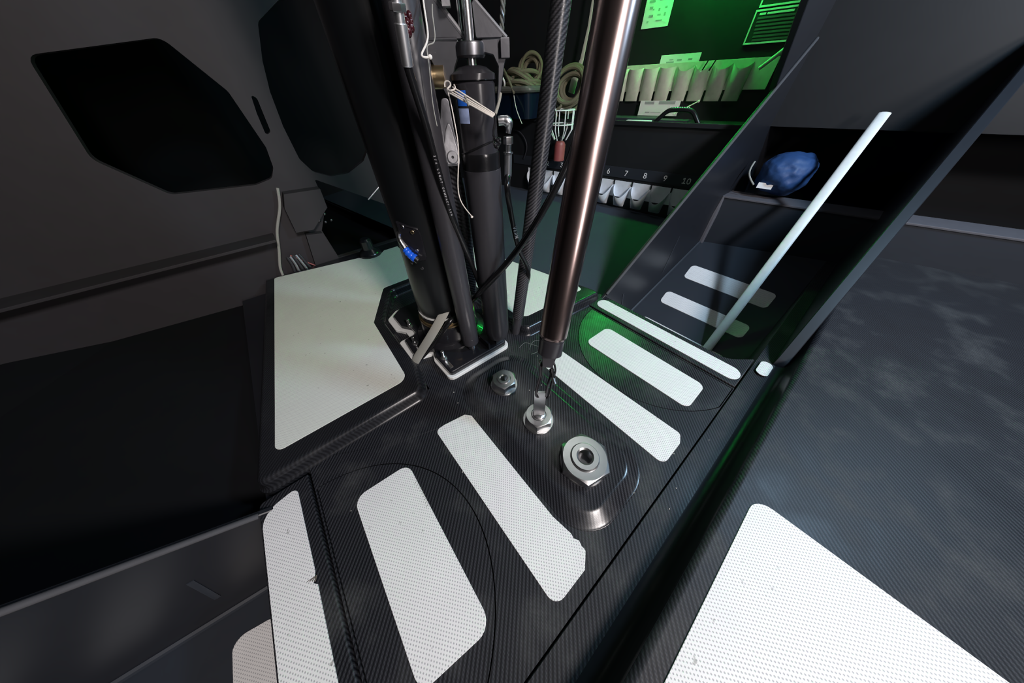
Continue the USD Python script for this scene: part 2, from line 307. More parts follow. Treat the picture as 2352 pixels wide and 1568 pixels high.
# tiny grit and scuffs lie on the floor panel
gm = []
for (x, y) in [(0.12, 0.42), (0.34, 0.30), (0.3, 0.31), (0.3, -0.035), (0.42, 0.40), (0.45, -0.05), (0.38, -0.09), (0.33, -0.1), (0.12, 0.3), (0.2, 0.47), (0.13, 0.46), (0.55, -0.09), (0.6, 0.0), (0.69, 0.33), (-0.2, 0.34), (-0.1, 0.2), (0.03, 0.25)]:
    m = trimesh.creation.icosphere(1, 0.0011); m.apply_scale([rng.uniform(.7, 1.6), rng.uniform(.7, 1.4), .7]); m.apply_translation([x, y, 0.0006 if not (0.16 < x < .37 and -.0 < y < .45) else BH + .0003]); gm.append(m)
part(deck, 'grit', cat(gm), 'grit', kind='stuff')
for pts in ([(0.42, 0.44), (0.46, 0.46), (0.48, 0.45), (0.51, 0.47)], [(0.41, 0.42), (0.44, 0.415), (0.47, 0.43)], [(0.40, 0.47), (0.43, 0.475), (0.44, 0.46), (0.47, 0.40)]):
    part(deck, 'scuff', tube([(x, y, 0.0002) for x, y in spline(pts, 14)], 0.0007, 5), 'scratch')
# aft transverse frame: flat band, concave riser, raised top
prof = [(-0.0745, -0.45), (-0.0745, -0.001), (-0.0755, 0.0), (-0.122, 0.0)]
prof += [(-0.122 - 0.024 * math.sin(a), 0.024 - 0.024 * math.cos(a)) for a in np.linspace(0.1, math.pi / 2 - 0.25, 9)]
prof += [(-0.152 - 0.014 + 0.014 * math.cos(a), 0.044 + 0.014 * math.sin(a)) for a in np.linspace(0.2, math.pi / 2, 8)]
prof += [(-0.9, 0.058), (-0.9, -0.45)]
def extrude_x(prof, x0, x1):
    p = ccw(np.array(prof)); n = len(p); v = np.vstack([np.column_stack([np.full(n, x0), p]), np.column_stack([np.full(n, x1), p])]); i = np.arange(n); j = (i + 1) % n; c = cap(p)
    return tm(v, np.vstack([np.stack([i, j, j + n], 1)[:, ::-1], np.stack([i, j + n, i + n], 1)[:, ::-1], c[:, ::-1], c + n]))
def fix(m):
    m = m.copy(); trimesh.repair.fix_normals(m); return m
fa = thing('frame_aft', (0.3, -0.2, 0), 'carbon frame with a smooth concave riser nearest the viewer', kind='structure'); part(fa, 'frame_body', fix(extrude_x(prof, -1.5, 2.3)), 'carbon')
rs = [p for p in prof if -0.160 < p[0] < -0.1205 and p[1] < 0.053]; part(fa, 'riser_skin', fix(extrude_x([(a + 0.0004, b + 0.0002) for a, b in rs] + [(a - 0.002, b - 0.002) for a, b in rs[::-1]], -1.5, 2.3)), 'carbon_riser')
# forward platform around the mast foot
plat = [(-0.345, 0.508), (0.058, 0.503), (0.086, 0.60), (0.086, 0.895), (0.185, 1.07), (0.34, 1.07), (0.44, 0.895), (0.44, 0.60), (0.452, 0.497), (0.835, 0.462), (0.835, 0.50), (0.70, 1.12), (0.60, 1.56), (-0.235, 1.56)]
plat = fillet(plat, [0.02, 0.03, 0.05, 0.03, 0.03, 0.03, 0.03, 0.05, 0.03, 0.02, 0.03, 0, 0, 0], 6)
PH = 0.036
struct('platform', profile_slab(plat, [(0.010, -0.03), (0.010, 0.0), (0.006, 0.002), (0.003, 0.006), (0.001, 0.012), (0, 0.02), (0, PH - 0.014), (-0.0015, PH - 0.009), (-0.005, PH - 0.004), (-0.009, PH - 0.0012), (-0.014, PH)]), 'carbon_ridge', 'raised carbon platform around the mast foot', smooth=60)
part(deck, 'reinforcing_patch', slab(np.array([(-0.20, 0.497), (0.02, 0.494), (0.055, 0.455), (0.045, 0.385), (-0.06, 0.42)]), -0.001, 0.0008, 0.0005), 'carbon')
part(deck, 'foot_pit', bx(0.08, 0.52, -0.02, 0.45, 1.08, 0.0, 0.001), 'carbon')
# hull floor both sides, forward floor
def hullfloor(sgn):
    xs = np.linspace(0.86, 2.3, 12); ys = np.linspace(-0.5, 0.47, 6); v = []; 
    for y in ys:
        for x in xs: v.append((x if sgn > 0 else 2 * XC - x, y, -0.237 + 0.32 * (x - 1.175)))
    nx = len(xs); f = []
    for j in range(len(ys) - 1):
        for i in range(nx - 1):
            a = j * nx + i; f += [(a, a + 1, a + nx + 1), (a, a + nx + 1, a + nx)]
    f = np.array(f); f = f if sgn > 0 else f[:, ::-1]; t = tm(v, f); b = tm(np.array(v) - [0, 0, 0.02], f[:, ::-1]); return cat([t, b])
struct('hull_floor', hullfloor(1), 'hull', 'sloping dark hull floor of the side well')
struct('hull_floor', hullfloor(-1), 'hull', 'sloping dark hull floor of the opposite side well')
# gusset frames rising outboard (plate in the plane y = 0.45)
def gusset(sgn):
    o = fillet([(0.80, -0.42), (2.35, -0.42), (2.35, 0.963), (0.845, 0.007), (0.80, 0.0)], [0, 0, 0, 0.02, 0], 6); o = ccw(o)
    m = stack([np.column_stack([p[:, 0], p[:, 1], np.full(len(p), z)]) for p, z in ((offset(o, -0.002), 0), (o, 0.002), (o, 0.010), (offset(o, -0.002), 0.012))])
    v = m.vertices.copy(); w = np.column_stack([v[:, 0], 0.462 - v[:, 2], v[:, 1]]); m = tm(w, m.faces)
    if sgn < 0: m.vertices[:, 0] = 2 * XC - m.vertices[:, 0]
    return fix(m)
for s, lab in ((1, 'unseen dark ring frame shading the upper wall on the bright side'), (-1, 'unseen dark ring frame mirrored onto the other side of the boat')):
    o = fillet([(2.35, 0.2), (2.35, 1.9), (1.0, 1.9), (1.08, 1.74), (1.519, 1.105), (1.675, 0.82), (1.793, 0.611)], [0, 0, 0, 0.1, 0.05, 0, 0], 8)
    m = stack([np.column_stack([p[:, 0], p[:, 1], np.full(len(p), z)]) for p, z in ((offset(o, -0.002), 0), (o, 0.002), (o, 0.022), (offset(o, -0.002), 0.024))]); v = m.vertices
    struct('unseen_ring_frame', fix(tm(np.column_stack([XC + s * (v[:, 0] - XC), 0.476 - v[:, 2], v[:, 1]]), m.faces)), 'carbon_plain', lab)  # frame out of view, its opening shaped to shade the upper side wall
for s, lab in ((1, 'dark carbon frame rising from the platform corner to the hull side'), (-1, 'dark carbon frame rising on the far side of the boat')):
    g = thing('frame_gusset', (XC + s * 1.2, 0.46, 0), lab, kind='structure'); part(g, 'frame_plate', gusset(s), 'carbon_plain')
    e = [(XC + s * (x - XC), 0.4485, 0.007 + 0.635 * (x - 0.845) + 0.002) for x in (0.862, 2.3)]; part(g, 'rolled_edge', rod(e[0], e[1], 0.006, 12), 'edge_trim')
    seam = [(XC + s * (x - XC), 0.449, -0.237 + 0.32 * (x - 1.175) + 0.004) for x in (0.875, 1.80)]; part(g, 'bonding_fillet', rod(seam[0], seam[1], 0.009, 8), 'hull')
    part(g, 'bonding_tape', tube([(XC + s * (1.02 - XC), 0.4495, -0.05), (XC + s * (1.055 - XC), 0.4495, -0.17)], 0.006, 6, flat=0.3, up0=(0, 1, 0)), 'hull')
    part(g, 'bonding_tape', tube([(XC + s * (1.42 - XC), 0.4495, 0.10), (XC + s * (1.40 - XC), 0.4495, -0.09)], 0.006, 6, flat=0.3, up0=(0, 1, 0)), 'hull')
for s, lab in ((1, 'dark carbon frame rising outboard behind the bright well'), (-1, 'dark carbon frame rising outboard behind the near well')):
    o = ccw(np.array([(0.93, -0.44), (2.35, -0.44), (2.35, 0.902), (0.968, 0.024), (0.955, 0.0), (0.93, -0.03)])); m = stack([np.column_stack([p[:, 0], p[:, 1], np.full(len(p), z)]) for p, z in ((offset(o, -0.002), 0), (o, 0.002), (o, 0.026), (offset(o, -0.002), 0.028))])
    v = m.vertices; w = np.column_stack([XC + s * (v[:, 0] - XC), -0.112 - v[:, 2], v[:, 1]]); struct('frame_gusset_aft', fix(tm(w, m.faces)), 'carbon_plain', lab)
# starboard side wall: local frame s (forward), off (outboard), z
P0 = V(1.8, 0.45, 0); NW = V(0.979, 0.204, 0) / np.linalg.norm([0.979, 0.204]); TW = V(-0.204, 0.979, 0) / np.linalg.norm([0.204, 0.979]); ZZ = V(0, 0, 1)
W = lambda s, off, z: P0 + TW * s + NW * off + ZZ * z
def wbox(s0, s1, o0, o1, z0, z1, b=0.002):
    m = bx(s0, o0, z0, s1, o1, z1, b); v = m.vertices; m = tm(P0 + np.outer(v[:, 0], TW) + np.outer(v[:, 1], NW) + np.outer(v[:, 2], ZZ), m.faces); m.invert() if np.cross(TW, NW)[2] < 0 else None; return m
wr = thing('wall_right', W(0.8, 0, 0), 'black side wall with a ledge and stowage pockets', kind='structure')
part(wr, 'lower_wall', wbox(0.03, 3.2, 0, 0.22, -0.3, 0.485, 0.004), 'wall_black')
part(wr, 'label_strip', wbox(0.1, 1.4, -0.004, 0.0, 0.222, 0.276, 0.001), 'hull')
part(wr, 'ledge_lip', wbox(0.03, 1.6, -0.012, 0.004, 0.472, 0.490, 0.003), 'wall_black')
part(wr, 'aft_wall', wbox(-3.0, 0.03, 0, 0.12, -0.3, 0.200, 0.004), 'hull')
part(wr, 'aft_ledge', wbox(-3.0, 0.012, -0.004, 0.125, 0.198, 0.206, 0.003), 'ledge_grey')
part(wr, 'corner_rib', tube([W(0.0, -0.004, -0.04), W(0.0, -0.004, 0.12), W(-0.004, 0.0, 0.205)], [0.017, 0.017, 0.006], 10), 'ledge_grey')
struct('wall_right_upper', wbox(-3.0, 3.2, 0.2, 0.26, 0.47, 2.0, 0.002), 'wall_black', 'dark upper side wall carrying the paper notices')
struct('wall_right_aft', wbox(-3.0, 0.03, 0.42, 0.48, -0.3, 2.0, 0.002), 'hull_unlit', 'dark recess wall behind the blue bag')
struct('wall_left', bx(-1.75, -2.2, -0.4, -1.7, 3.4, 2.0), 'hull_unlit', 'dark hull side on the unlit side of the boat')
struct('wall_aft', bx(-1.8, -2.3, -0.4, 2.9, -2.25, 0.5), 'hull_unlit', 'dark aft bulkhead behind the viewer')
struct('wall_front', bx(-1.8, 3.3, -0.4, 2.6, 3.35, 2.0), 'hull_unlit', 'black forward end wall beyond the bulkhead')
struct('ceiling', bx(-1.8, -0.5, 1.9, 2.8, 3.4, 1.95), 'deckhead', 'dark deckhead above')
# forward floor: matting rising gently to the wall
vf = [(0.70, 0.476, -0.03), (2.0, 0.476, 0.06), (1.75, 1.3, 0.075), (1.3, 3.2, 0.05), (0.3, 3.2, -0.05), (0.62, 1.3, -0.03)]
c_ = cap(np.array(vf)[:, :2]); struct('floor_forward', cat([tm(vf, c_), tm(np.array(vf) - [0, 0, .02], c_[:, ::-1])]), 'carpet', 'dark blue-grey floor matting beyond the mast', smooth=False)
vf2 = [(2 * XC - x, y, z - 0.05) for x, y, z in vf][::-1]; c_ = cap(np.array(vf2)[:, :2]); struct('floor_forward', cat([tm(vf2, c_), tm(np.array(vf2) - [0, 0, .02], c_[:, ::-1])]), 'hull_unlit', 'floor beside the pale panel coloured black for the shade there', smooth=False)  # mirrored floor coloured near-black to stand in for shade
struct('floor_bilge', bx(-1.7, 1.5, -0.42, 0.9, 3.3, -0.12), 'hull_unlit', 'dark hull bottom under the bulkhead')
# forward bulkhead with its openings, plane y = 1.6
hole_big = [(0.31, 0.873), (0.22, 0.822), (0.18, 0.733), (0.157, 0.656), (0.143, 0.557), (0.142, 0.45), (0.169, 0.399), (0.228, 0.373), (0.305, 0.373), (0.392, 0.409), (0.461, 0.485), (0.52, 0.62), (0.52, 0.85), (0.42, 0.90)]
hole_sm = [(0.052, 0.50), (0.038, 0.434), (0.013, 0.40), (-0.05, 0.387), (-0.3, 0.40), (-0.4, 0.52), (-0.34, 0.74), (-0.05, 0.78), (0.035, 0.66)]
hole_slot = [(0.107, 0.640), (0.094, 0.545), (0.073, 0.534), (0.082, 0.60), (0.094, 0.65)]
hole_low = [(0.16, 0.372), (0.46, 0.19), (0.46, 0.02), (0.095, 0.02), (0.085, 0.165), (0.155, 0.27)]
bp = sbox(-1.75, -0.4, 0.57, 1.95)
for h, r in ((hole_big, 0.03), (hole_sm, 0.03), (hole_slot, 0.01), (hole_low, 0.004)): bp = bp.difference(Polygon(fillet(h, r, 5)))
bm = trimesh.creation.extrude_polygon(bp, 0.03, engine='earcut'); bv = bm.vertices; bm = fix(tm(np.column_stack([bv[:, 0], 1.63 - bv[:, 2], bv[:, 1]]), bm.faces))
bk = thing('bulkhead', (0.2, 1.6, 0), 'grey bulkhead with large rounded openings behind the mast', kind='structure')
part(bk, 'bulkhead_plate', bm, 'bulkhead')
part(bk, 'bracket_box', fix(cat([tm(*(lambda hm: (hm.vert_properties[:, :3], hm.tri_verts))(hull([(x, y, z) for x, z in ((0.02, 0.35), (-0.005, 0.30), (-0.016, 0.20), (0.053, 0.195), (0.149, 0.27), (0.157, 0.345)) for y in (1.54, 1.602)]).to_mesh()))])), 'bulkhead')
part(bk, 'post', tm(*(lambda hm: (hm.vert_properties[:, :3], hm.tri_verts))(hull([(x, y, z) for x, z in ((0.014, 0.175), (0.080, 0.165), (0.10, -0.1), (-0.05, -0.1)) for y in (1.56, 1.602)]).to_mesh())), 'bulkhead')
part(bk, 'shelf_highlight', rod((0.346, 1.595, 0.251), (0.462, 1.595, 0.321), 0.004, 8), 'alu_worn')  # pale rod standing in for the highlight along the shelf line
part(bk, 'stringer', bx(-1.7, 1.50, 0.195, -0.10, 1.602, 0.205), 'bulkhead')
for (x, z) in ((0.10, 0.235), (0.13, 0.232), (0.145, 0.20), (0.118, 0.198), (0.095, 0.21)):
    part(bk, 'bolt', put(lathe([(0.006, 0), (0.006, 0.004), (0.003, 0.006)], 10), (x, 1.598, z), (0, -1, 0)), 'steel_dark')
for p, name in (((0.455, 1.598, 0.735), 'rivet'), ((0.30, 2.0, 0.52), 'rivet')):
    pass

# ================================================================== GRIP PADS
def pad(pts, z, label, r=0.02, group=None, material='pad', th=0.0016, slope=None, cat_='grip pad'):
    p = fillet(pts, r, 7); m = slab(p, z - 0.0002, z + th, 0.0007, 2)
    if slope: m.vertices[:, 2] += slope(m.vertices[:, 0])
    return single('grip_pad', m, material, label, cat_, group or 'white grip pads on floor and wells')
pad([(0.030, 0.385), (0.056, 0.385), (0.115, 0.375), (0.128, 0.36), (0.130, 0.05), (0.1375, 0.006), (0.1355, -0.003), (0.141, -0.012), (0.138, -0.022), (0.1395, -0.03), (0.115, -0.048), (0.036, -0.048)], 0, 'long white dimpled grip pad beside the boss, with a nibbled near corner', [0.022, 0.0, 0.012, 0.01, 0, 0, 0, 0, 0, 0.0, 0.012, 0.022])
pad([(0.406, -0.0475), (0.486, -0.0475), (0.512, -0.036), (0.498, 0.362), (0.406, 0.366)], 0, 'long white grip pad on the far side of the boss, running under the dark strut', [0.02, 0.015, 0.012, 0.004, 0.006])
pad([(0.598, -0.015), (0.712, -0.013), (0.714, 0.333), (0.593, 0.337)], 0, 'white grip pad on the green-lit hatch lid', 0.022)
pad([(-0.188, 0.02), (-0.062, 0.005), (-0.062, 0.352), (-0.188, 0.36)], 0, 'wide white dimpled grip pad on the near hatch lid', 0.024)
pad([(-0.352, -0.072), (-0.280, -0.072), (-0.280, 0.255), (-0.2865, 0.262), (-0.2825, 0.268), (-0.280, 0.28), (-0.282, 0.468), (-0.352, 0.455)], 0.005, 'white grip strip with a torn edge, beside the unlit well', [0.03, 0.012, 0, 0, 0, 0, 0.012, 0.04])
pad([(0.788, -0.066), (0.846, -0.066), (0.846, 0.450), (0.788, 0.450)], 0.005, 'narrow white grip strip with rounded ends along the bright well', 0.029)
hs = lambda x: -0.237 + 0.32 * (x - 1.175)
for x0, x1, lab in ((1.512, 1.615, 'pale blue-lit grip pad on the well floor, farthest up the slope'), (1.308, 1.392, 'pale grip pad on the well floor, middle of the three'), (1.10, 1.19, 'pale grip pad on the well floor, half hidden by the narrow strip')):
    pad([(x0, -0.01), (x1, -0.01), (x1, 0.385), (x0, 0.375)], 0, lab, 0.022, slope=hs)
for x0, x1 in ((1.012, 1.09), (1.20, 1.29), (1.38, 1.48)):
    pad([(2 * XC - x1, -0.01), (2 * XC - x0, -0.01), (2 * XC - x0, 0.375), (2 * XC - x1, 0.385)], 0, {1.012: 'grey-white pad low in the near well beside the torn strip', 1.20: 'dim grip pad midway up the near well floor', 1.38: 'dim grip pad farthest up the near well floor'}[x0], 0.022, slope=lambda x: hs(2 * XC - x))
pad([(-0.06, -0.55), (0.455, -0.55), (0.449, -0.1885), (-0.06, -0.1885)], 0.058, 'large bright grip pad on top of the raised frame nearest the viewer', 0.03)
pad([(0.874, -0.118), (0.945, -0.118), (0.945, -0.086), (0.874, -0.086)], 0.005, 'short end of a white grip pad at the corner past the narrow strip', 0.022)
pad([(-0.297, 0.567), (0.042, 0.567), (0.053, 0.90), (0.165, 1.108), (0.36, 1.108), (0.375, 1.47), (0.30, 1.47), (0.272, 1.44), (0.20, 1.44), (0.17, 1.475), (-0.196, 1.545)], PH, 'large pale green-tinged grip panel on the platform beside the mast', [0.018, 0.03, 0.02, 0.02, 0, 0, 0.0, 0.02, 0.02, 0.01, 0.012], material='pad_smooth')
pad([(0.497, 0.548), (0.792, 0.526), (0.803, 0.562), (0.70, 1.06), (0.62, 1.45), (0.385, 1.45), (0.385, 1.12), (0.475, 0.92), (0.478, 0.60)], PH, 'pale grip panel on the platform beyond the struts', [0.03, 0.012, 0.02, 0.02, 0.02, 0, 0.02, 0.02, 0.03], material='pad_smooth')

def wear(prim, pts, r, z, m_='print'):
    part(prim, 'wear_mark', tube([(x, y, z) for x, y in pts], r, 5), m_)
M['dirt'] = plain('dirt_brown', (0.10, 0.08, 0.065), 0.8)
PD, PE = '/World/grip_pad_003', '/World/grip_pad_004'
for k in range(9):
    a = k / 8; x, y = -0.066 + 0.004 * math.sin(a * 3), 0.300 - 0.06 * a; wear(PD, [(x - 0.004, y - 0.001), (x + 0.003, y + 0.002)], 0.0004, 0.0016, 'dirt')
for k in range(4): wear(PE, [(-0.283 - 0.004 * k, 0.262 + 0.003 * k), (-0.279 - 0.002 * k, 0.27)], 0.0012 - 0.0002 * k, 0.0064, 'dirt')

# ================================================================== NUTS ON THE BOSS
def hexnut(x, y, ac, h, rot, bore, studr, studh, wr, label, ring=True):
    t = thing('hex_nut', (x, y, BH), label, 'nut', 'stainless nuts on the boss'); z = BH
    part(t, 'washer', put(lathe([(wr, 0), (wr, 0.0025), (wr - 0.0015, 0.004), (0.01, 0.004)], 40), (x, y, z)), 'steel'); z += 0.004
    p = hexp(ac, rot); c = 0.5 * ac * math.cos(math.pi / 6)
    hx = m3.Manifold.extrude(m3.CrossSection([p]), h) ^ m3.Manifold.revolve(m3.CrossSection([[(0, 0), (c * 1.02, 0), (ac * .54, ac * .05), (ac * .54, h - ac * .06), (c * 0.98, h), (0, h)]]), 64)
    hx = hx - m3.Manifold.cylinder(h * 3, studr * 1.0, circular_segments=40).translate((0, 0, -h))
    part(t, 'hexagon', put(tm(*(lambda q_: (q_.vert_properties[:, :3], q_.tri_verts))(hx.to_mesh())), (x, y, z)), 'steel', 25)
    b = bore; part(t, 'threaded_stud', put(ringlathe([(b, 0.0), (studr * 1.02, 0.0), (studr * 1.02, h - .002), (studr * .95, h), (studr * .95, h + studh - 0.002), (studr * .9, h + studh), (b * 1.25, h + studh), (b, h + studh - 0.003)], 40), (x, y, z)), 'steel')
    part(t, 'bore_bottom', put(lathe([(b * 1.02, 0), (b * 1.02, 0.002)], 20), (x, y, z + 0.004)), 'steel_dark')
    return z + h + studh
hexnut(0.257, 0.374, 0.074, 0.026, 0.4416, 0.0095, 0.0205, 0.004, 0.0405, 'smaller stainless hex nut on the boss, closest to the mast foot')
ZN2 = hexnut(0.2545, 0.225, 0.076, 0.027, 0.197, 0.004, 0.0195, 0.002, 0.0415, 'stainless hex nut on the boss that holds the strut eye')
hexnut(0.2585, 0.0785, 0.116, 0.029, 0.298, 0.0155, 0.033, 0.006, 0.053, 'largest stainless hex nut on the boss with open threaded bore')

# ================================================================== MAST
MX, MY = 0.262, 0.690
t = thing('mast_step', (MX, 0.75, 0), 'glossy black mast foot casting with cup and bolted lugs', 'mast foot')
footp = [(0.152, 0.508), (0.370, 0.503), (0.372, 0.60), (0.425, 0.64), (0.425, 0.70), (0.38, 0.73), (0.38, 0.80), (0.425, 0.83), (0.425, 0.89), (0.36, 0.93), (0.165, 0.93), (0.125, 0.90), (0.125, 0.83), (0.15, 0.79), (0.15, 0.745), (0.105, 0.745), (0.10, 0.66), (0.165, 0.64), (0.150, 0.60)]
part(t, 'base_plate', slab(fillet(footp, 0.012, 4), 0.012, 0.030, 0.004), 'black_metal')
part(t, 'cup', put(lathe([(0.118, 0.028), (0.118, 0.034), (0.098, 0.044), (0.095, 0.10), (0.088, 0.105), (0.088, 0.128), (0.08, 0.132)], 48), (MX, MY, 0)), 'black_metal')
part(t, 'brass_ring', put(ringlathe([(0.08, 0.105), (0.0945, 0.105), (0.0945, 0.110), (0.0905, 0.112), (0.0905, 0.118), (0.08, 0.118)], 48), (MX, MY, 0)), 'brass')
for (x, y) in ((0.168, 0.575), (0.150, 0.80), (0.125, 0.70), (0.40, 0.67)):
    b = part(t, 'stud_bolt', put(cat([lathe([(0.0085, 0), (0.0085, 0.010)], 6), put(lathe([(0.0055, 0), (0.0055, 0.02), (0.0045, 0.021)], 16), (0, 0, 0.010))]), (x, y, 0.030)), 'steel')
    part(b, 'washer', put(lathe([(0.012, 0), (0.012, 0.002)], 20), (x, y, 0.0295)), 'steel')
part(t, 'slot_groove', bx(0.161, 0.522, 0.0290, 0.172, 0.560, 0.0312, 0.001), 'steel')
part(t, 'strut_block', bx(0.334, 0.512, 0.030, 0.376, 0.556, 0.052, 0.003), 'black_metal')
part(t, 'threaded_pin', rod((0.262, 0.553, 0.03), (0.262, 0.553, 0.075), 0.012, 20), 'black_metal')
for k in range(4): part(t, 'thread_ridge', put(ringlathe([(0.011, 0), (0.0135, 0.001), (0.011, 0.003)], 20), (0.262, 0.553, 0.036 + 0.006 * k)), 'black_metal')
part(t, 'web', bx(0.300, 0.508, 0.030, 0.306, 0.62, 0.055, 0.001), 'black_metal')
sb = Polygon(fillet(footp, 0.012, 4)).buffer(0.009); shim = sb.union(affinity.translate(sb, -0.014, 0.012).intersection(sbox(0, 0.64, 0.2, 1))).buffer(0.002).buffer(-0.002)
t = thing('shim_plate', (MX, 0.7, 0), 'white plastic shim plate under the mast foot', 'shim plate')
part(t, 'plate', slab(np.array(shim.exterior.coords)[:-1], 0.0, 0.0118, 0.002), 'white_plastic')

t = thing('mast', (MX, MY, 0.13), 'large black round mast standing in its foot', 'mast')
part(t, 'mast_tube', put(lathe([(0.082, 0.134), (0.087, 0.140), (0.0872, 0.18), (0.085, 0.24), (0.080, 0.33), (0.0785, 0.40), (0.0785, 1.9)], 72), (MX, MY, 0)), 'mast', True)
part(t, 'bearing_ring', put(ringlathe([(0.075, 0.134), (0.0895, 0.134), (0.0895, 0.140), (0.075, 0.140)], 64), (MX, MY, 0)), 'white_plastic', label='pale ring at the bottom of the mast')
# cover plate with screws, curved onto the mast
def onmast(th, z, r): return V(MX + r * math.cos(th), MY + r * math.sin(th), z)
def curved(outline, r0, r1):
    """outline in (angle, z), dense; a curved plate on the mast"""
    o = ccw(fillet(outline, [0.05] * len(outline), 5) if False else np.asarray(outline, float)); n = len(o); rings = [np.array([onmast(a, z, r) for a, z in oo]) for oo, r in ((o, r0), (o, r1 - 0.0012), (o * 1 + (o.mean(0) - o) * 0.04, r1))]
    v = np.vstack(rings); i = np.arange(n); j = (i + 1) % n; f = []
    for k in range(2): f += [np.stack([k * n + i, k * n + j, (k + 1) * n + j], 1), np.stack([k * n + i, (k + 1) * n + j, (k + 1) * n + i], 1)]
    c = cap(o); f += [c + 2 * n]; return fix(tm(v, np.vstack(f)))
A0 = math.radians(222)
out = [(A0 + a, z) for a, z in [(-0.38, 0.345)] + [(x, 0.335 + 0 * x) for x in np.linspace(-0.3, 0.24, 8)] + [(0.30, 0.345)] + [(0.30, 0.40), (0.26, 0.415), (0.2, 0.418)] + [(x, 0.418 + 0.02 * (0.2 - x)) for x in np.linspace(0.1, -0.38, 7)]]
cp = part(t, 'cover_plate', curved(out, 0.0775, 0.0845), 'black_metal', 25)
for a, z, r, m_ in ((-0.17, 0.420, 0.0042, 'steel'), (0.08, 0.408, 0.005, 'brass'), (0.06, 0.362, 0.0045, 'steel')):
    th = A0 + a; part(cp, 'screw', put(ringlathe([(0.0018, 0), (r, 0), (r, 0.0006), (r * .8, 0.0016), (0.0018, 0.0016)], 18), onmast(th, z, 0.0838), (math.cos(th), math.sin(th), 0)), m_)
for a, z in ((0.03, 0.312), (-0.30, 0.325)):
    th = A0 + a; part(t, 'rivet', put(lathe([(0.0045, 0), (0.0045, 0.001), (0.003, 0.002)], 14), onmast(th, z, 0.0805), (math.cos(th), math.sin(th), 0)), 'alu')
fp = [onmast(A0 + a, z, 0.0845 + d) for a, z, d in ((-0.27, 0.366, 0.004), (-0.15, 0.355, 0.007), (-0.01, 0.345, 0.008))]
fit = part(t, 'blue_hose_fitting', tube(spline(fp, 12), [0.0085, 0.0095, 0.0085, 0.0098, 0.0098, 0.0085, 0.0095, 0.0098, 0.009, 0.0105, 0.0105, 0.0105], 16), 'blue', label='bright blue push-in hose fitting')
d_ = fp[2] - fp[1]; part(t, 'fitting_plug', rod(fp[2], fp[2] + d_ * 0.55, 0.0085, 20), 'steel_dark'); part(t, 'fitting_stem', tube(spline([fp[0], onmast(A0 - 0.42, 0.39, 0.086), onmast(A0 - 0.36, 0.405, 0.084)], 8), 0.006, 12), 'steel')

# ================================================================== STRUTS AND CYLINDER
t = thing('grey_strut', (0.262, 0.554, 0.06), 'slim dark grey strut tube in front of the mast', 'strut')
S0, S1 = V(0.262, 0.5535, 0.058), V(0.2585, 0.5565, 1.2)
part(t, 'strut_tube', taper([(S0 + (S1 - S0) * a, r) for a, r in ((0, 0.019), (0.0015, 0.0255), (0.05, 0.0265), (0.055, 0.0265), (1, 0.0265))], 40), 'strut')
part(t, 'lock_screw', put(lathe([(0.0018, 0), (0.0018, 0.001)], 10), V(0.255, 0.529, 0.085) , (-0.3, -0.95, 0)), 'chrome')

CX, CY = 0.354, 0.5315
cyl = thing('hydraulic_cylinder', (CX, CY, 0.05), 'thick dark grey hydraulic cylinder with blue sticker and chromed rod', 'hydraulic cylinder')
part(cyl, 'lower_sleeve', put(lathe([(0.030, 0.050), (0.035, 0.052), (0.0395, 0.078), (0.0395, 0.528), (0.0375, 0.5305)], 48), (CX, CY, 0)), 'strut')
part(cyl, 'barrel', put(lathe([(0.0365, 0.52), (0.0375, 0.532), (0.0372, 0.548), (0.0365, 0.556), (0.0365, 0.652), (0.034, 0.655)], 48), (CX, CY, 0)), 'barrel')
part(cyl, 'shrink_wrap', put(lathe([(0.0372, 0.525), (0.0393, 0.527), (0.0385, 0.540), (0.0388, 0.551), (0.0378, 0.556)], 48), (CX, CY, 0)), 'rubber')
part(cyl, 'gland_nut', put(lathe([(0.0345, 0.6555), (0.038, 0.657), (0.038, 0.664), (0.030, 0.668), (0.024, 0.672), (0.013, 0.674)], 48), (CX, CY, 0)), 'barrel')
part(cyl, 'piston_rod', put(lathe([(0.0075, 0.668), (0.0075, 1.2)], 32), (CX, CY, 0)), 'chrome')
to_cam = lambda p: (CAM - V(*p)) / np.linalg.norm(CAM - V(*p))
def on_cyl(az, z, r): return V(CX + r * math.sin(az), CY - r * math.cos(az), z)
def cylpatch(a0, a1, z0, z1, r, n=10, r_in=0.0005):
    a = np.linspace(a0, a1, n); v = [on_cyl(x, z, rr) for rr in (r - r_in, r) for z in (z0, z1) for x in a]; v = np.array(v); f = []
    for L, flip in ((0, 1), (1, 0)):
        b = L * 2 * n
        for i in range(n - 1):
            q_ = [(b + i, b + i + 1, b + n + i + 1), (b + i, b + n + i + 1, b + n + i)]; f += [tuple(reversed(x)) for x in q_] if flip else q_
    return tm(v, f)
FA = math.atan2(-(0.0 - CX), (CY - 0.0))      # azimuth on the barrel that faces the viewer
FA = -math.atan2(CX, CY)
part(cyl, 'blue_sticker', cylpatch(FA - 0.98, FA - 0.42, 0.6255, 0.645, 0.0369), 'blue_sticker', label='blue sticker at the top of the barrel')
part(cyl, 'pale_sticker', cylpatch(FA - 1.0, FA - 0.36, 0.602, 0.6225, 0.0369), 'pale_sticker', label='worn pale blue sticker')
zt = [on_cyl(a, 0.565 + 0.012 * math.sin(a - FA + 0.3), 0.0378) for a in np.linspace(0, 2 * math.pi, 48, endpoint=False)]
t = thing('cable_tie', (CX, CY, 0.565), 'thin black cable tie looped around the hydraulic cylinder', 'cable tie')
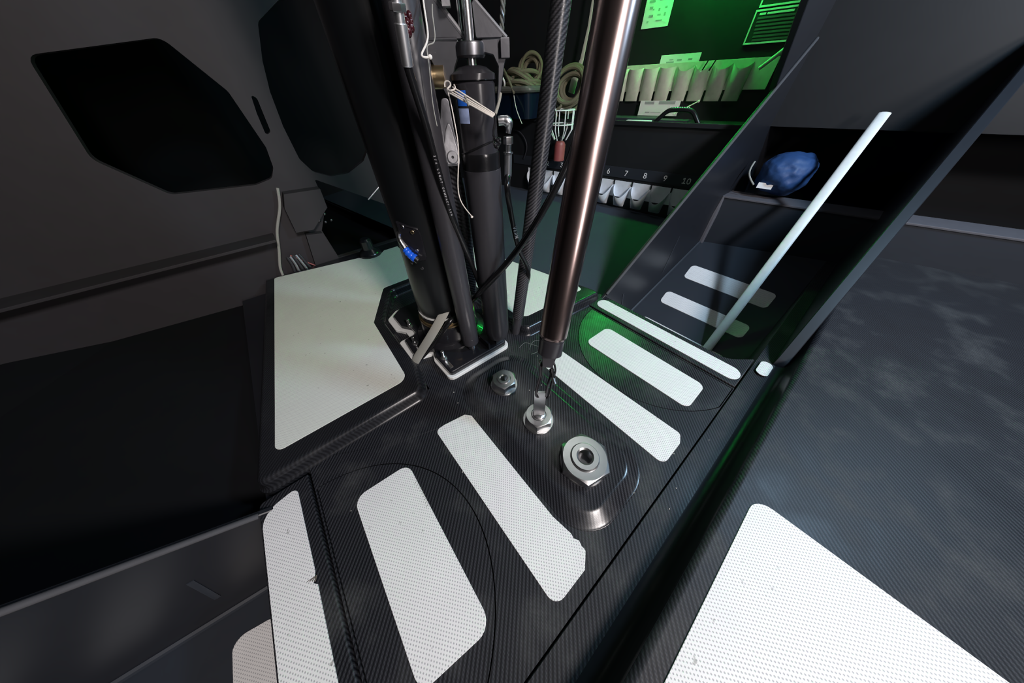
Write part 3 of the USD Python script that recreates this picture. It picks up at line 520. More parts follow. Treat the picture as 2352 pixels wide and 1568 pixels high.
part(t, 'tie_band', tube(zt, 0.0016, 6, closed=True), 'rubber'); part(t, 'tie_head', obox(on_cyl(FA + 0.9, 0.576, 0.0385), V(0, 0, 1), V(math.cos(FA + .9), math.sin(FA + .9), 0), V(math.sin(FA + .9), -math.cos(FA + .9), 0), 0.004, 0.003, 0.003), 'rubber')

# clevis fork on the rod
E1 = V(0.83, -0.56, 0); E1 /= np.linalg.norm(E1); F1 = np.cross(E1, ZZ)          # right, towards the viewer
CK = lambda e, f_, z: V(CX, CY, 0) + E1 * e + F1 * f_ + ZZ * z
def hm(pts): mm = hull(pts).to_mesh(); return tm(mm.vert_properties[:, :3], mm.tri_verts)
fk = thing('clevis_fork', (CX, CY, 0.69), 'grey machined clevis fork straddling the chromed piston rod', 'clevis fork')
part(fk, 'hub', put(ringlathe([(0.0077, 0.682), (0.021, 0.682), (0.0235, 0.685), (0.0235, 0.697), (0.0215, 0.700), (0.0077, 0.700)], 40), (CX, CY, 0)), 'alu')
def plate_e(outline, f0, f1, r=0.003):
    o = ccw(fillet(outline, r, 4)); b = 0.001; m = stack([np.array([CK(e, f_, z) for e, z in oo]) for oo, f_ in ((offset(o, -b), f0), (o, f0 + b), (o, f1 - b), (offset(o, -b), f1))], False, False)
    c = cap(o); n = len(o); m = tm(m.vertices, np.vstack([m.faces, c + 3 * n, c[:, ::-1]])); return fix(m)
part(fk, 'leg', plate_e([(-0.071, 0.703), (-0.018, 0.703), (-0.020, 0.686), (-0.029, 0.672), (-0.036, 0.655), (-0.040, 0.640), (-0.049, 0.638), (-0.058, 0.655), (-0.064, 0.678), (-0.0705, 0.690)], -0.012, 0.006), 'alu')
part(fk, 'leg', plate_e([(0.018, 0.702), (0.060, 0.703), (0.0615, 0.690), (0.054, 0.672), (0.048, 0.645), (0.041, 0.620), (0.038, 0.622), (0.042, 0.650), (0.044, 0.672), (0.036, 0.685), (0.020, 0.688)], -0.012, 0.006), 'alu')
part(fk, 'gusset_web', plate_e([(-0.070, 0.704), (-0.006, 0.704), (-0.054, 0.752), (-0.062, 0.752)], -0.016, -0.008), 'alu')
part(fk, 'gusset_web', plate_e([(0.010, 0.704), (0.060, 0.704), (0.014, 0.742), (0.008, 0.742)], -0.016, -0.008), 'alu')
part(fk, 'web_rim', tube([CK(-0.006, -0.010, 0.704), CK(-0.056, -0.010, 0.754)], 0.0036, 8), 'lit_rim_grey'); part(fk, 'web_rim', tube([CK(0.0605, -0.010, 0.704), CK(0.012, -0.010, 0.743)], 0.003, 8), 'lit_rim_grey')
part(fk, 'end_block', obox(CK(0.056, 0.004, 0.692), E1, F1, ZZ, 0.007, 0.010, 0.011), 'alu'); part(fk, 'bridge_edge', tube([CK(-0.07, 0.004, 0.703), CK(-0.02, 0.006, 0.703)], 0.0022, 8), 'alu')
part(fk, 'upper_lug', hm([CK(e, f_, z) for e in (-0.036, -0.024) for f_ in (-0.008, 0.008) for z in (0.735, 0.775)] + [CK(-0.03, f_, 0.79) for f_ in (-0.008, 0.008)]), 'alu_worn')
part(fk, 'clevis_pin', rod(CK(-0.074, 0, 0.662), CK(-0.048, 0, 0.662), 0.015, 28), 'brass'); part(fk, 'pin_head', rod(CK(-0.078, 0, 0.662), CK(-0.072, 0, 0.662), 0.020, 28), 'steel')
part(fk, 'side_rod', rod(CK(-0.013, -0.012, 0.70), CK(-0.013, -0.012, 0.85), 0.0025, 8), 'steel')

# carbon link with metal eye plate behind the grey strut
lk = thing('carbon_link', (0.325, 0.60, 0.55), 'carbon link strap with worn metal eye plate between the struts', 'link')
part(lk, 'carbon_strap', tube([(0.317, 0.598, 0.545), (0.318, 0.600, 0.48), (0.330, 0.62, 0.36), (0.338, 0.645, 0.22), (0.340, 0.65, 0.16)], [0.019, 0.024, 0.026, 0.026, 0.02], 20, flat=0.35, up0=(-0.6, -0.8, 0)), 'carbon_link')
lf = to_cam((0.30, 0.56, 0.57)); lr = np.cross(lf, ZZ); lr /= np.linalg.norm(lr); lr = -lr if lr @ RC < 0 else lr; lu = np.cross(lr, lf); lu = lu if lu[2] > 0 else -lu
def plate2(outline, c, th, b=0.0015):
    o = ccw(fillet(outline, 0.006, 5)); m = slab(o, 0, th, b); T = np.eye(4); T[:3, 0], T[:3, 1], T[:3, 2], T[:3, 3] = lr, lu, np.cross(lr, lu), c; m.apply_transform(T); return m
LP = V(0.3, 0.556, 0.572)
part(lk, 'eye_plate', plate2([(-0.012, -0.036), (0.016, -0.036), (0.018, -0.01), (0.014, 0.02), (0.012, 0.065), (-0.001, 0.065), (-0.014, 0.02), (-0.022, -0.008), (-0.021, -0.022)], LP - lf * 0.006, 0.006), 'alu', label='dark side of the metal eye plate')
part(lk, 'eye_plate_face', plate2([(-0.010, -0.033), (0.014, -0.033), (0.015, -0.01), (0.010, 0.02), (0.006, 0.035), (-0.003, 0.02), (-0.010, -0.002), (-0.0165, -0.018)], LP, 0.002), 'alu_worn')
part(lk, 'eye_bolt', put(ringlathe([(0.0025, 0), (0.011, 0), (0.011, 0.002), (0.009, 0.0035), (0.0025, 0.0035)], 28), LP + lf * 0.002 + lr * 0.003 - lu * 0.021, lf), 'alu_worn')
part(lk, 'bolt_core', put(lathe([(0.0026, 0), (0.0026, 0.001)], 12), LP + lf * 0.002 + lr * 0.003 - lu * 0.021, lf), 'steel_dark')

# carbon tube strut
t = thing('carbon_strut', (0.443, 0.54, 0), 'woven carbon tube strut beside the hydraulic cylinder', 'strut')
K0, K1 = V(0.443, 0.540, 0.0), V(0.585, 0.554, 0.76); kd = K1 - K0
part(t, 'strut_tube', taper([(K0 + kd * a, r) for a, r in ((0.085, 0.012), (0.0855, 0.0195), (0.15, 0.02), (1.6, 0.02))], 36), 'carbon_tube')
part(t, 'end_fitting', taper([(K0 - V(0, 0, 0.004), 0.017), (K0 + kd * 0.086, 0.0165)], 28), 'strut')

# dark deflector strut with its eye
D0, D1 = V(0.2525, 0.2225, 0.110), V(0.454, 0.330, 0.723); dd = (D1 - D0); du = dd / np.linalg.norm(dd); DL = np.linalg.norm(dd)
pz = lambda z: D0 + dd * ((z - 0.110) / (D1[2] - 0.110))
t = thing('dark_strut', pz(0.17), 'dark brown-black strut tube standing over the middle nut, with a long bright reflection', 'strut')
part(t, 'strut_tube', taper([(pz(0.2715), 0.0262), (pz(0.2745), 0.0285), (pz(0.279), 0.0292), (pz(1.3), 0.0292)], 56), 'tube4')
part(t, 'end_sleeve', taper([(pz(0.2355), 0.020), (pz(0.2365), 0.0262), (pz(0.268), 0.0266), (pz(0.2685), 0.0255), (pz(0.272), 0.0255)], 48), 'barrel')
bu = V(*RC) - (V(*RC) @ du) * du; bu /= np.linalg.norm(bu); bv_ = np.cross(du, bu)
bl = [pz(0.239) + bu * x + bv_ * y for x in (-0.017, 0.017) for y in (-0.006, 0.006)] + [pz(0.204) + bu * x + bv_ * y for x in (-0.0105, 0.011) for y in (-0.006, 0.006)]
part(t, 'end_tang', hm(bl), 'strut')
eye = thing('eye_bolt', (0.2515, 0.221, ZN2), 'polished steel eye blade screwed into the middle nut', 'eye bolt')
bw = V(RC[0], RC[1], 0); bw /= np.linalg.norm(bw); bn = np.cross(bw, ZZ); bt = V(0.05, 0.02, 1.0); bt /= np.linalg.norm(bt)
ec = V(0.2505, 0.2205, ZN2 - 0.006)
ec = V(0.2525, 0.2235, 0)
part(eye, 'blade', hm([ec + bw * x + bn * y + ZZ * z for x in (-0.0135, 0.0135) for y, z in ((0.006, 0.055), (0.006, 0.098), (-0.006, 0.136), (-0.012, 0.136), (-0.012, 0.055))]), 'chrome', 20)
part(eye, 'shank', put(lathe([(0.0155, 0), (0.0155, 0.004), (0.012, 0.006)], 28), (0.2545, 0.225, ZN2 - 0.002)), 'steel')
w0 = lambda px, py, zc: CAM + (RC * (px - 1176) + DC * (py - 784)) / 589 * zc + FC * zc      # a point at depth zc, used only for slack cords
la = thing('lashing_strop', pz(0.19), 'dark cord lashing between the dark strut and the steel eye', 'lashing')
loop = [w0(1244, 836, .575), w0(1241, 858, .58), w0(1236, 880, .59), w0(1231, 900, .598), w0(1236, 912, .612), w0(1250, 912, .612), w0(1256, 896, .600), w0(1263, 868, .59), w0(1268, 850, .582), w0(1264, 832, .575), w0(1256, 826, .585)]
part(la, 'cord_loop', tube(spline(loop, 60, True), 0.0030, 8, closed=True), 'strut')
part(la, 'cord_loop', tube(spline([p + V(0.0018, -0.0022, 0.001) + bu * (0.0045 if i > 4 else -0.0005) for i, p in enumerate(loop)], 60, True), 0.0024, 8, closed=True), 'rubber')
part(la, 'wrapping', tube([w0(1266 + 0.6 * i, 846 + 3 * i, .578) + bu * 0.0008 * math.sin(i * 2) for i in range(9)], 0.0052, 10), 'rubber')
cr = V(*(w0(1275, 884, .57) - w0(1269, 866, .578))); part(la, 'crimp_tube', put(ringlathe([(0.0026, 0), (0.0044, 0), (0.0044, 0.017), (0.0026, 0.017)], 16), w0(1269, 866, .578), cr), 'steel', label='small open metal crimp sleeve')
part(la, 'seizing', tube(spline([w0(1243, 826, .58), w0(1239, 829, .577), w0(1240, 834, .575), w0(1246, 838, .574)], 12), 0.0016, 6), 'cord_white')

# ================================================================== HOSES AND LINES
def hose_text(parent, path, r, s, i0, step, h, up_hint, material='white_print'):
    L = np.r_[0, np.cumsum(np.linalg.norm(np.diff(path, axis=0), axis=1)) ]; at = lambda d: np.array([np.interp(d, L, path[:, k]) for k in range(3)]); d = i0
    for ch in s:
        if ch != ' ':
            p = at(d); tg = at(d + 0.004) - at(d - 0.004); tg /= np.linalg.norm(tg); c = to_cam(p); n_ = c - (c @ tg) * tg; n_ /= np.linalg.norm(n_); up = np.cross(n_, tg)
            part(parent, 'letter', text_on(ch, h, p + n_ * (r + 0.0002) - up * h * 0.4 + up * up_hint, tg, up, 0.0004, True), material)
        d += step
h1 = thing('hydraulic_hose', (0.24, 0.53, 0.55), 'black hydraulic hose with chromed end and white print down the grey strut', 'hose')
hp = spline([(0.2215, 0.4915, 0.735), (0.2235, 0.5000, 0.690), (0.2385, 0.513, 0.62), (0.2465, 0.5185, 0.568), (0.2605, 0.525, 0.47), (0.2905, 0.535, 0.36), (0.330, 0.562, 0.235), (0.352, 0.585, 0.17)], 80)
L1 = np.r_[0, np.cumsum(np.linalg.norm(np.diff(hp, axis=0), axis=1))]
ks = int(np.searchsorted(L1, 0.065))
part(h1, 'hose', tube(hp[ks - 2:], 0.0062, 14), 'rubber')
hd = hp[0] - hp[6]; hd /= np.linalg.norm(hd); top = hp[ks - 1]
part(h1, 'ferrule', taper([(top + hd * a, r) for a, r in ((-0.002, 0.0072), (0, 0.0082), (0.036, 0.0084), (0.037, 0.0068), (0.046, 0.0068))], 24), 'ferrule')
part(h1, 'hex_collar', put(lathe([(0.0098, 0), (0.0102, 0.001), (0.0102, 0.006), (0.0098, 0.007)], 6), top + hd * 0.046, hd), 'chrome')
part(h1, 'adapter', taper([(top + hd * a, r) for a, r in ((0.053, 0.0065), (0.064, 0.0065), (0.065, 0.0088), (0.12, 0.0088))], 20), 'ferrule')
hose_text(h1, hp, 0.0062, '1/4 LIGHT COMPACT 1SN', 0.175, 0.0052, 0.0036, 0.0, 'sign_pale')
h2 = thing('elbow_hose', (0.40, 0.5, 0.55), 'black hose hanging from a chromed elbow on the hydraulic cylinder', 'hose')
g0 = V(0.378, 0.494, 0.600)
g1 = V(0.398, 0.500, 0.600)
part(h2, 'elbow', tube(spline([V(0.384, 0.506, 0.602), V(0.396, 0.4985, 0.602), V(0.4015, 0.4965, 0.597), V(0.401, 0.498, 0.583)], 14), [0.0075] * 5 + [0.0088] * 4 + [0.0078, 0.007, 0.006, 0.0055, 0.0055], 18), 'chrome', 50)
part(h2, 'union_nut', put(lathe([(0.0095, 0), (0.0100, 0.001), (0.0100, 0.011), (0.0095, 0.012)], 6), (0.401, 0.4985, 0.566)), 'chrome')
part(h2, 'stem', rod((0.4005, 0.499, 0.552), (0.401, 0.4985, 0.567), 0.006, 16), 'chrome')
part(h2, 'collar', put(lathe([(0.0098, 0), (0.0098, 0.003)], 20), (0.4005, 0.4995, 0.550)), 'chrome')
part(h2, 'ferrule', rod((0.4005, 0.4995, 0.551), (0.4000, 0.502, 0.511), 0.0078, 22), 'ferrule')
hp2 = spline([V(0.4000, 0.502, 0.512)] + [w0(*a) for a in ((1165, 430, .545), (1177, 510, .62), (1191, 570, .68), (1205, 600, .73), (1213, 620, .77), (1214, 638, .82), (1208, 655, .88), (1197, 670, .925))], 70)
part(h2, 'hose', tube(hp2, 0.0062, 14), 'rubber')
hose_text(h2, hp2, 0.0062, 'VERN', 0.130, 0.0085, 0.0075, 0.002)
h3 = thing('crossing_hose', (0.4, 0.48, 0.3), 'long black hose crossing in front of the cylinder and rising along the dark strut', 'hose')
hp3 = spline([w0(*a) for a in ((945, 850, .885), (958, 832, .875), (1000, 785, .835), (1030, 742, .785), (1045, 727, .795), (1062, 709, .803), (1080, 693, .793), (1098, 676, .718), (1112, 661, .690), (1140, 632, .655), (1190, 572, .615), (1240, 497, .575), (1290, 405, .53), (1320, 330, .50), (1345, 215, .46), (1362, 110, .43), (1376, 0, .40), (1388, -120, .37))], 110)
part(h3, 'hose', tube(hp3, 0.0078, 14), 'rubber')
# flat grey strap
t = single('grey_strap', tube(spline([w0(*a) for a in ((1055, 668, .80), (1037, 688, .790), (1018, 722, .785), (992, 768, .80), (968, 806, .835), (955, 828, .855), (947, 842, .875))], 40), np.r_[np.linspace(0.006, 0.014, 6), [0.014] * 28, np.linspace(0.014, 0.009, 6)], 14, flat=0.22, up0=(-0.42, -0.50, 0.76)), 'webbing', 'flat worn grey strap looped round the foot of the mast', 'strap')
# braided line at the top
bp0, bp1 = V(0.5185, 0.6405, 0.80), V(0.5000, 0.640, 0.690); t = thing('braided_line', bp0, 'sparkling braided line hanging above the rope tote', 'line')
for k in range(3):
    part(t, 'strand', tube([bp0 + (bp1 - bp0) * u + 0.0028 * V(math.cos(u * 22 + k * 2.1), math.sin(u * 22 + k * 2.1), 0) for u in np.linspace(-0.6, 1, 60)], 0.0026, 7), 'webbing' if k else 'alu_worn')
def cordthing(name, pts, r, label, mtl='cord_white', cat_='cord', n=50, knot=None):
    t = thing(name, pts[0], label, cat_, 'thin cords around the fork'); part(t, 'strand', tube(spline(pts, n), r, 8), mtl)
    if knot is not None:
        m = trimesh.creation.icosphere(2, r * 2.1); m.apply_scale([1.2, .9, 1]); m.apply_translation(knot); part(t, 'knot', m, mtl)
    return t
cordthing('lanyard', [w0(966, -60, .352), w0(972, 0, .352), w0(980, 55, .352), w0(982, 90, .352), w0(974, 112, .354), w0(969, 128, .356), w0(978, 132, .358), w0(988, 131, .36)], 0.0013, 'loose white cord hooked by the fork, ending in a small loop', knot=w0(988, 131, .36))
cordthing('lanyard', [w0(993, 10, .36), w0(994, 40, .36), w0(999, 85, .362), w0(993, 100, .362), w0(982, 105, .362), w0(984, 140, .37), w0(993, 230, .40), w0(1004, 290, .42)], 0.0008, 'thin pale cord running down between fork and grey strut', mtl='webbing')
cordthing('lanyard', [w0(1027, 205, .425), w0(1035, 235, .43), w0(1045, 285, .435), w0(1052, 330, .445), w0(1053, 380, .46), w0(1052, 430, .475), w0(1058, 460, .485), w0(1070, 480, .49), w0(1084, 497, .492)], 0.0011, 'white cord tail hanging to a small end knot before the cylinder', knot=w0(1084, 498, .491))
lr_ = thing('white_lashing', w0(1080, 230, .415), 'bundle of white cord lashing tied across the hydraulic cylinder', 'lashing')
for i, (a, b) in enumerate((((1040, 200), (1137, 262)), ((1038, 206), (1136, 265)), ((1036, 211), (1134, 267)), ((1033, 214), (1132, 269)), ((1045, 203), (1100, 238)))):
    pa, pb = w0(*a, .418), w0(*b, .420); mid = (pa + pb) / 2; mid = mid + to_cam(mid) * (0.006 + 0.002 * (i % 2))
    part(lr_, 'cord_turn', tube(spline([pa, pa * .6 + mid * .4 + to_cam(mid) * .003, mid, pb * .6 + mid * .4 + to_cam(mid) * .002, pb], 24), 0.00115, 8), 'cord_white')
part(lr_, 'cord_bight', tube(spline([w0(1022, 200, .424), w0(1022, 189, .420), w0(1030, 187, .418), w0(1034, 197, .416), w0(1028, 204, .416), w0(1036, 208, .414), w0(1045, 203, .414), w0(1043, 195, .416)], 40), 0.0012, 8), 'cord_white')
part(lr_, 'cord_frapping', tube(spline([w0(1068, 222, .408), w0(1073, 232, .406), w0(1077, 243, .408)], 12), 0.0016, 8), 'webbing')
cordthing('grey_lanyard', [w0(1150, 215, .42), w0(1146, 235, .42), w0(1138, 262, .42)], 0.0024, 'short grey lanyard from the fork leg to the lashing', mtl='webbing', n=20)
dk = thing('dark_cord_whipping', w0(1137, 290, .43), 'shiny dark cord wound beside the chromed elbow', 'cord')
part(dk, 'cord', tube(spline([w0(1135, 260, .432), w0(1137, 280, .433), w0(1134, 300, .434), w0(1137, 318, .432), w0(1146, 330, .432), w0(1140, 338, .436), w0(1134, 325, .437)], 50), 0.0022, 8), 'black_metal')
for k in range(6): part(dk, 'bead', put(trimesh.creation.icosphere(1, 0.0026), w0(1138 + (k % 3) * 5, 318 + (k * 5) % 23, .431)), 'black_metal')
brn = thing('red_shackle_cluster', w0(940, 60, .43), 'dark red glossy shackle parts behind the chromed hose end', 'shackle')
for k, (a, b, r) in enumerate(((930, 42, 7), (940, 35, 6), (936, 55, 8), (945, 62, 7), (938, 72, 8), (944, 48, 5))):
    m = trimesh.creation.icosphere(2, r * .35 / 589); m.apply_scale([1, 1, 1.3]); m.apply_translation(w0(a, b, .350)); part(brn, 'bead', m, 'burgundy', True)

# ================================================================== STARBOARD WALL OBJECTS
# lower pocket row with numbers
lp = thing('pocket_row', W(0.65, 0, 0.2), 'row of ten numbered white cloth pockets low on the side wall', 'pocket organiser')
part(lp, 'backing', wbox(0.13, 1.26, -0.0075, -0.0045, 0.120, 0.207, 0.001), 'pocket_low')
def pocket(sc, hw, zt, zb, bulge, sag, n=16, m=8, th=0.0012, lean=0.35):
    v = []
    for L in (0, 1):
        for j in range(m + 1):
            w = j / m
            for i in range(n + 1):
                u = math.pi * i / n; zz = (zt - sag * math.sin(u) ** 1.5) * (1 - w) + zb * w; hw_ = hw * (1 - lean * w); b = bulge * (1 - 0.75 * w * w)
                s = sc + hw_ * math.cos(u); o = -(b - L * th) * math.sin(u) ** 0.8 - 0.008 + L * 0.0004; v.append(W(s, o, zz))
    f = []; K = (m + 1) * (n + 1)
    for L in (0, 1):
        for j in range(m):
            for i in range(n):
                a = L * K + j * (n + 1) + i; q_ = [(a, a + 1, a + n + 2), (a, a + n + 2, a + n + 1)]; f += q_ if L == 0 else [x[::-1] for x in q_]
    for i in range(n): f += [(i, K + i, K + i + 1), (i, K + i + 1, i + 1)]
    return tm(v, f)
for k in range(10):
    sc = 1.205 - 0.1125 * k
    pk = part(lp, 'pocket', pocket(sc, 0.050, 0.186, 0.070, 0.052, 0.060), 'pocket_low', 60)
    part(lp, 'number', text_on(str(k + 1), 0.026, W(sc - 0.002 if k < 9 else sc, -0.0055, 0.236), -TW, ZZ, 0.001, True), 'white_print')
    if k < 9: part(lp, 'tie', tube([W(sc - 0.056, -0.007, 0.214), W(sc - 0.056, -0.012, 0.200), W(sc - 0.056, -0.008, 0.186)], 0.004, 6), 'rubber')
# upper row
up_ = thing('pocket_row', W(0.4, 0.2, 0.6), 'row of plain grey-green cloth pockets above the ledge', 'pocket organiser')
part(up_, 'backing', wbox(0.05, 1.0, 0.1905, 0.1935, 0.60, 0.704, 0.001), 'pocket')
for k in range(8):
    sc = 0.752 - 0.0815 * k - (0.006 if k > 3 else 0)
    part(up_, 'pocket', pocket(sc, 0.0385, 0.690, 0.555, 0.03, 0.006 if k < 4 else 0.022, lean=0.12) if False else (lambda P: (P.apply_translation(NW * 0.2), P)[1])(pocket(sc, 0.0385, 0.692, 0.560, 0.030, 0.006 if k < 4 else 0.020, lean=0.10)), 'pocket', 60)
# notices
def notice(s0, s1, z0, z1, off, label, marks, shear=0.0):
    t = thing('paper_notice', W((s0 + s1) / 2, off, z0), label, 'paper notice', 'paper notices on the side wall'); part(t, 'sheet', wbox(s1, s0, off - 0.0012, off - 0.0004, z0, z1, 0.0003), 'paper')
    for a, b, w, h in marks: part(t, 'printed_mark', wbox(s0 - (a + w) * (s0 - s1), s0 - a * (s0 - s1), off - 0.0017, off - 0.0011, z1 - (b + h) * (z1 - z0), z1 - b * (z1 - z0), 0.0002), 'print')
notice(0.700, 0.570, 0.832, 0.985, 0.20, 'tall green-lit paper notice with faint print, partly behind the dark strut', [(.12, .42, .22, .05), (.5, .40, .12, .05), (.18, .55, .12, .05), (.3, .60, .06, .03), (.52, .60, .06, .06), (.75, .58, .08, .04), (.2, .72, .16, .05), (.52, .72, .12, .03), (.76, .70, .06, .07), (.16, .84, .07, .04), (.5, .84, .24, .025), (.15, .2, .25, .06), (.5, .2, .2, .05), (.15, .08, .3, .04)])
notice(0.561, 0.374, 0.700, 0.734, 0.20, 'small wide green-lit paper notice just above the grey-green pockets', [(.17, .72, .2, .14), (.24, .48, .1, .1), (.44, .5, .12, .2), (.72, .5, .1, .2)])
notice(0.604, 0.392, 0.500, 0.563, 0.176, 'pale blue-white paper notice under the pockets behind the handle', [(.12, .06, .24, .18), (.48, .03, .4, .2), (.18, .74, .12, .07), (.32, .76, .26, .03)])
def framed(s0, s1, z0, z1, label, lines):
    t = thing('framed_sign', W((s0 + s1) / 2, 0.2, z0), label, 'sign', 'framed black signs'); part(t, 'sign_board', wbox(s1, s0, 0.1965, 0.1995, z0, z1, 0.0005), 'sign_black'); e = 0.0055
    for a, b, c, d in ((s1, s0, z0, z0 + e), (s1, s0, z1 - e, z1), (s0 - e, s0, z0, z1), (s1, s1 + e, z0, z1)): part(t, 'border', wbox(a, b, 0.1955, 0.1967, c, d, 0.0003), 'paper')
    for a, w, z, h, m_ in lines: part(t, 'text_line', wbox(s0 - a - w, s0 - a, 0.1955, 0.1967, z, z + h, 0.0002), m_)
framed(0.213, -0.03, 0.746, 0.845, 'black sign with pale border and close lines of small print', [(0.018, 0.022, 0.829, 0.006, 'paper'), (0.045, 0.09, 0.829, 0.006, 'paper')] + [(0.016 + 0.002 * i, 0.2 - 0.02 * (i % 3), 0.818 - 0.0105 * i, 0.006, 'sign_grey') for i in range(7)])
framed(0.208, -0.03, 0.850, 0.96, 'second pale-bordered black sign above the first', [(0.016, 0.2, 0.94 - 0.012 * i, 0.006, 'sign_grey') for i in range(6)])
# handle and clutter on the ledge
hd_ = thing('grab_handle', W(0.35, 0.01, 0.487), 'black arched grab handle standing on the ledge', 'handle')
part(hd_, 'grip', tube(spline([W(0.455, 0.02, 0.484), W(0.43, 0.02, 0.508), W(0.405, 0.02, 0.529), W(0.375, 0.02, 0.536), W(0.315, 0.02, 0.536), W(0.285, 0.02, 0.527), W(0.262, 0.02, 0.505), W(0.243, 0.02, 0.484)], 40), 0.010, 14), 'rubber')
for k in range(9): part(hd_, 'stitch', put(trimesh.creation.icosphere(1, 0.0022), W(0.395 - 0.011 * k, 0.014, 0.545)), 'white_print')
for s in (0.455, 0.243): part(hd_, 'foot', wbox(s - 0.02, s + 0.02, 0.004, 0.04, 0.484, 0.489), 'rubber')
t = thing('ledge_tray', W(0.55, 0.09, 0.486), 'shallow dark tray with pale contents behind the grab handle', 'tray'); part(t, 'tray_body', wbox(0.46, 0.74, 0.03, 0.15, 0.486, 0.500, 0.003), 'hull'); part(t, 'pale_card', wbox(0.47, 0.60, 0.0, 0.028, 0.4865, 0.492, 0.001), 'paper')
part(t, 'clear_edge', wbox(0.30, 0.46, 0.03, 0.12, 0.486, 0.494, 0.002), 'hull')
t = thing('stowed_pen', W(0.35, 0.1, 0.55), 'pale thin stick with rounded tip leaning below the pockets', 'stick'); part(t, 'shaft', rod(W(0.395, 0.10, 0.512), W(0.305, 0.15, 0.560), 0.0025, 8), 'pocket'); part(t, 'tip', put(trimesh.creation.icosphere(2, 0.006), W(0.303, 0.151, 0.561)), 'pocket')
t = thing('pocket_clip', W(0.31, 0.17, 0.68), 'small dark clips with bright tips on the pocket row edge', 'clip')
for s in (0.34, 0.308): part(t, 'peg', rod(W(s, 0.165, 0.668), W(s - 0.012, 0.175, 0.704), 0.003, 8), 'rubber'); part(t, 'tip', put(trimesh.creation.icosphere(1, 0.0032), W(s + 0.001, 0.164, 0.667)), 'paper')
t = single('pale_pole', rod(W(0.105, 0.14, 0.668), W(-0.02, 0.14, 0.78), 0.007, 12, 0.010), 'pocket', 'pale pole end leaning against the wall past the pockets', 'pole')
# tote with rope
t = thing('rope_tote', W(1.35, 0.12, 0.486), 'navy tote tub on the ledge holding a heap of rope', 'tote')
def tub(s0, s1, o0, o1, z0, z1):
    o = rrect(s0, o0, s1, o1, 0.05, 6); m = stack([z3(offset(o, d), z) for d, z in ((-0.03, z0), (-0.012, z0 + 0.004), (0, z1), (-0.006, z1), (-0.012, z0 + 0.02))])
    v = m.vertices; m = tm(P0 + np.outer(v[:, 0], TW) + np.outer(v[:, 1], NW) + np.outer(v[:, 2], ZZ), m.faces); return fix(m)
part(t, 'tub', tub(1.17, 1.58, -0.13, 0.17, 0.486, 0.620), 'tote', 45)
rp = rrp(1.375, 0.02, 0.21, 0.155, 0.055, 8); part(t, 'rolled_rim', tube([W(s, o, 0.626) for s, o in rp], 0.016, 10, closed=True), 'tote_rim')
part(t, 'tie_string', tube(spline([W(1.28, -0.14, 0.60), W(1.25, -0.155, 0.54), W(1.21, -0.15, 0.47)], 12), 0.003, 6), 'pocket')
def coil(name, c, axis, r, turns, rr, label, seed, wob=0.12):
    g = np.random.default_rng(seed); Fm = frame(axis); t = thing(name, c, label, 'rope', 'stowed rope coils')
    for k in range(turns):
        ph = g.uniform(0, 6.28); e = g.uniform(.8, 1.05); R_ = r * g.uniform(0.72, 1.1); cc = V(*c) + Fm @ V(g.uniform(-.15, .15) * r, g.uniform(-.15, .15) * r, (k - turns / 2) * rr * 1.1)
        pts = [cc + Fm @ V(R_ * math.cos(a), R_ * e * math.sin(a), wob * r * math.sin(2 * a + ph)) for a in np.linspace(0, 2 * math.pi, 36, endpoint=False)]
        part(t, 'turn', tube(pts, rr, 8, closed=True), 'rope')
    return t
coil('rope_coil', W(1.34, 0.03, 0.66), V(0.2, -0.1, 1), 0.13, 8, 0.011, 'heap of flat tan rope turns lying in the tote', 11)
coil('rope_coil', W(1.30, 0.06, 0.715), V(-0.85, -0.4, 0.3), 0.065, 5, 0.010, 'tan rope hank standing upright on the heap', 12)
coil('rope_coil', W(0.985, 0.02, 0.625), V(-0.9, -0.35, 0.35), 0.085, 7, 0.0105, 'round tan rope coil hanging between the carbon and dark struts', 13, 0.06)
t = thing('rope_tail', W(1.4, -0.06, 0.70), 'thin rope tails draped over the tote rim', 'rope')
part(t, 'tail', tube(spline([W(1.47, -0.03, 0.74), W(1.40, -0.08, 0.71), W(1.32, -0.13, 0.66), W(1.27, -0.15, 0.61)], 24), 0.007, 8), 'rope')
part(t, 'tail', tube(spline([W(1.43, -0.1, 0.655), W(1.41, -0.12, 0.68), W(1.385, -0.13, 0.685), W(1.36, -0.13, 0.66), W(1.375, -0.12, 0.635)], 24), 0.006, 8), 'cord_white')
part(t, 'tail', tube(spline([W(1.00, -0.03, 0.56), W(1.01, -0.04, 0.54), W(1.03, -0.04, 0.53), W(1.02, -0.04, 0.50)], 16), 0.008, 8), 'rope')
t = single('pale_strap', tube([W(1.035, 0.13, 0.60), W(1.02, 0.13, 0.66), W(0.985, 0.13, 0.74), W(0.965, 0.13, 0.86), W(0.95, 0.13, 1.05)], [0.022, 0.024, 0.012, 0.008, 0.008], 10, flat=0.2, up0=tuple(-NW)), 'pocket', 'pale strap hanging close beside the dark strut', 'strap')
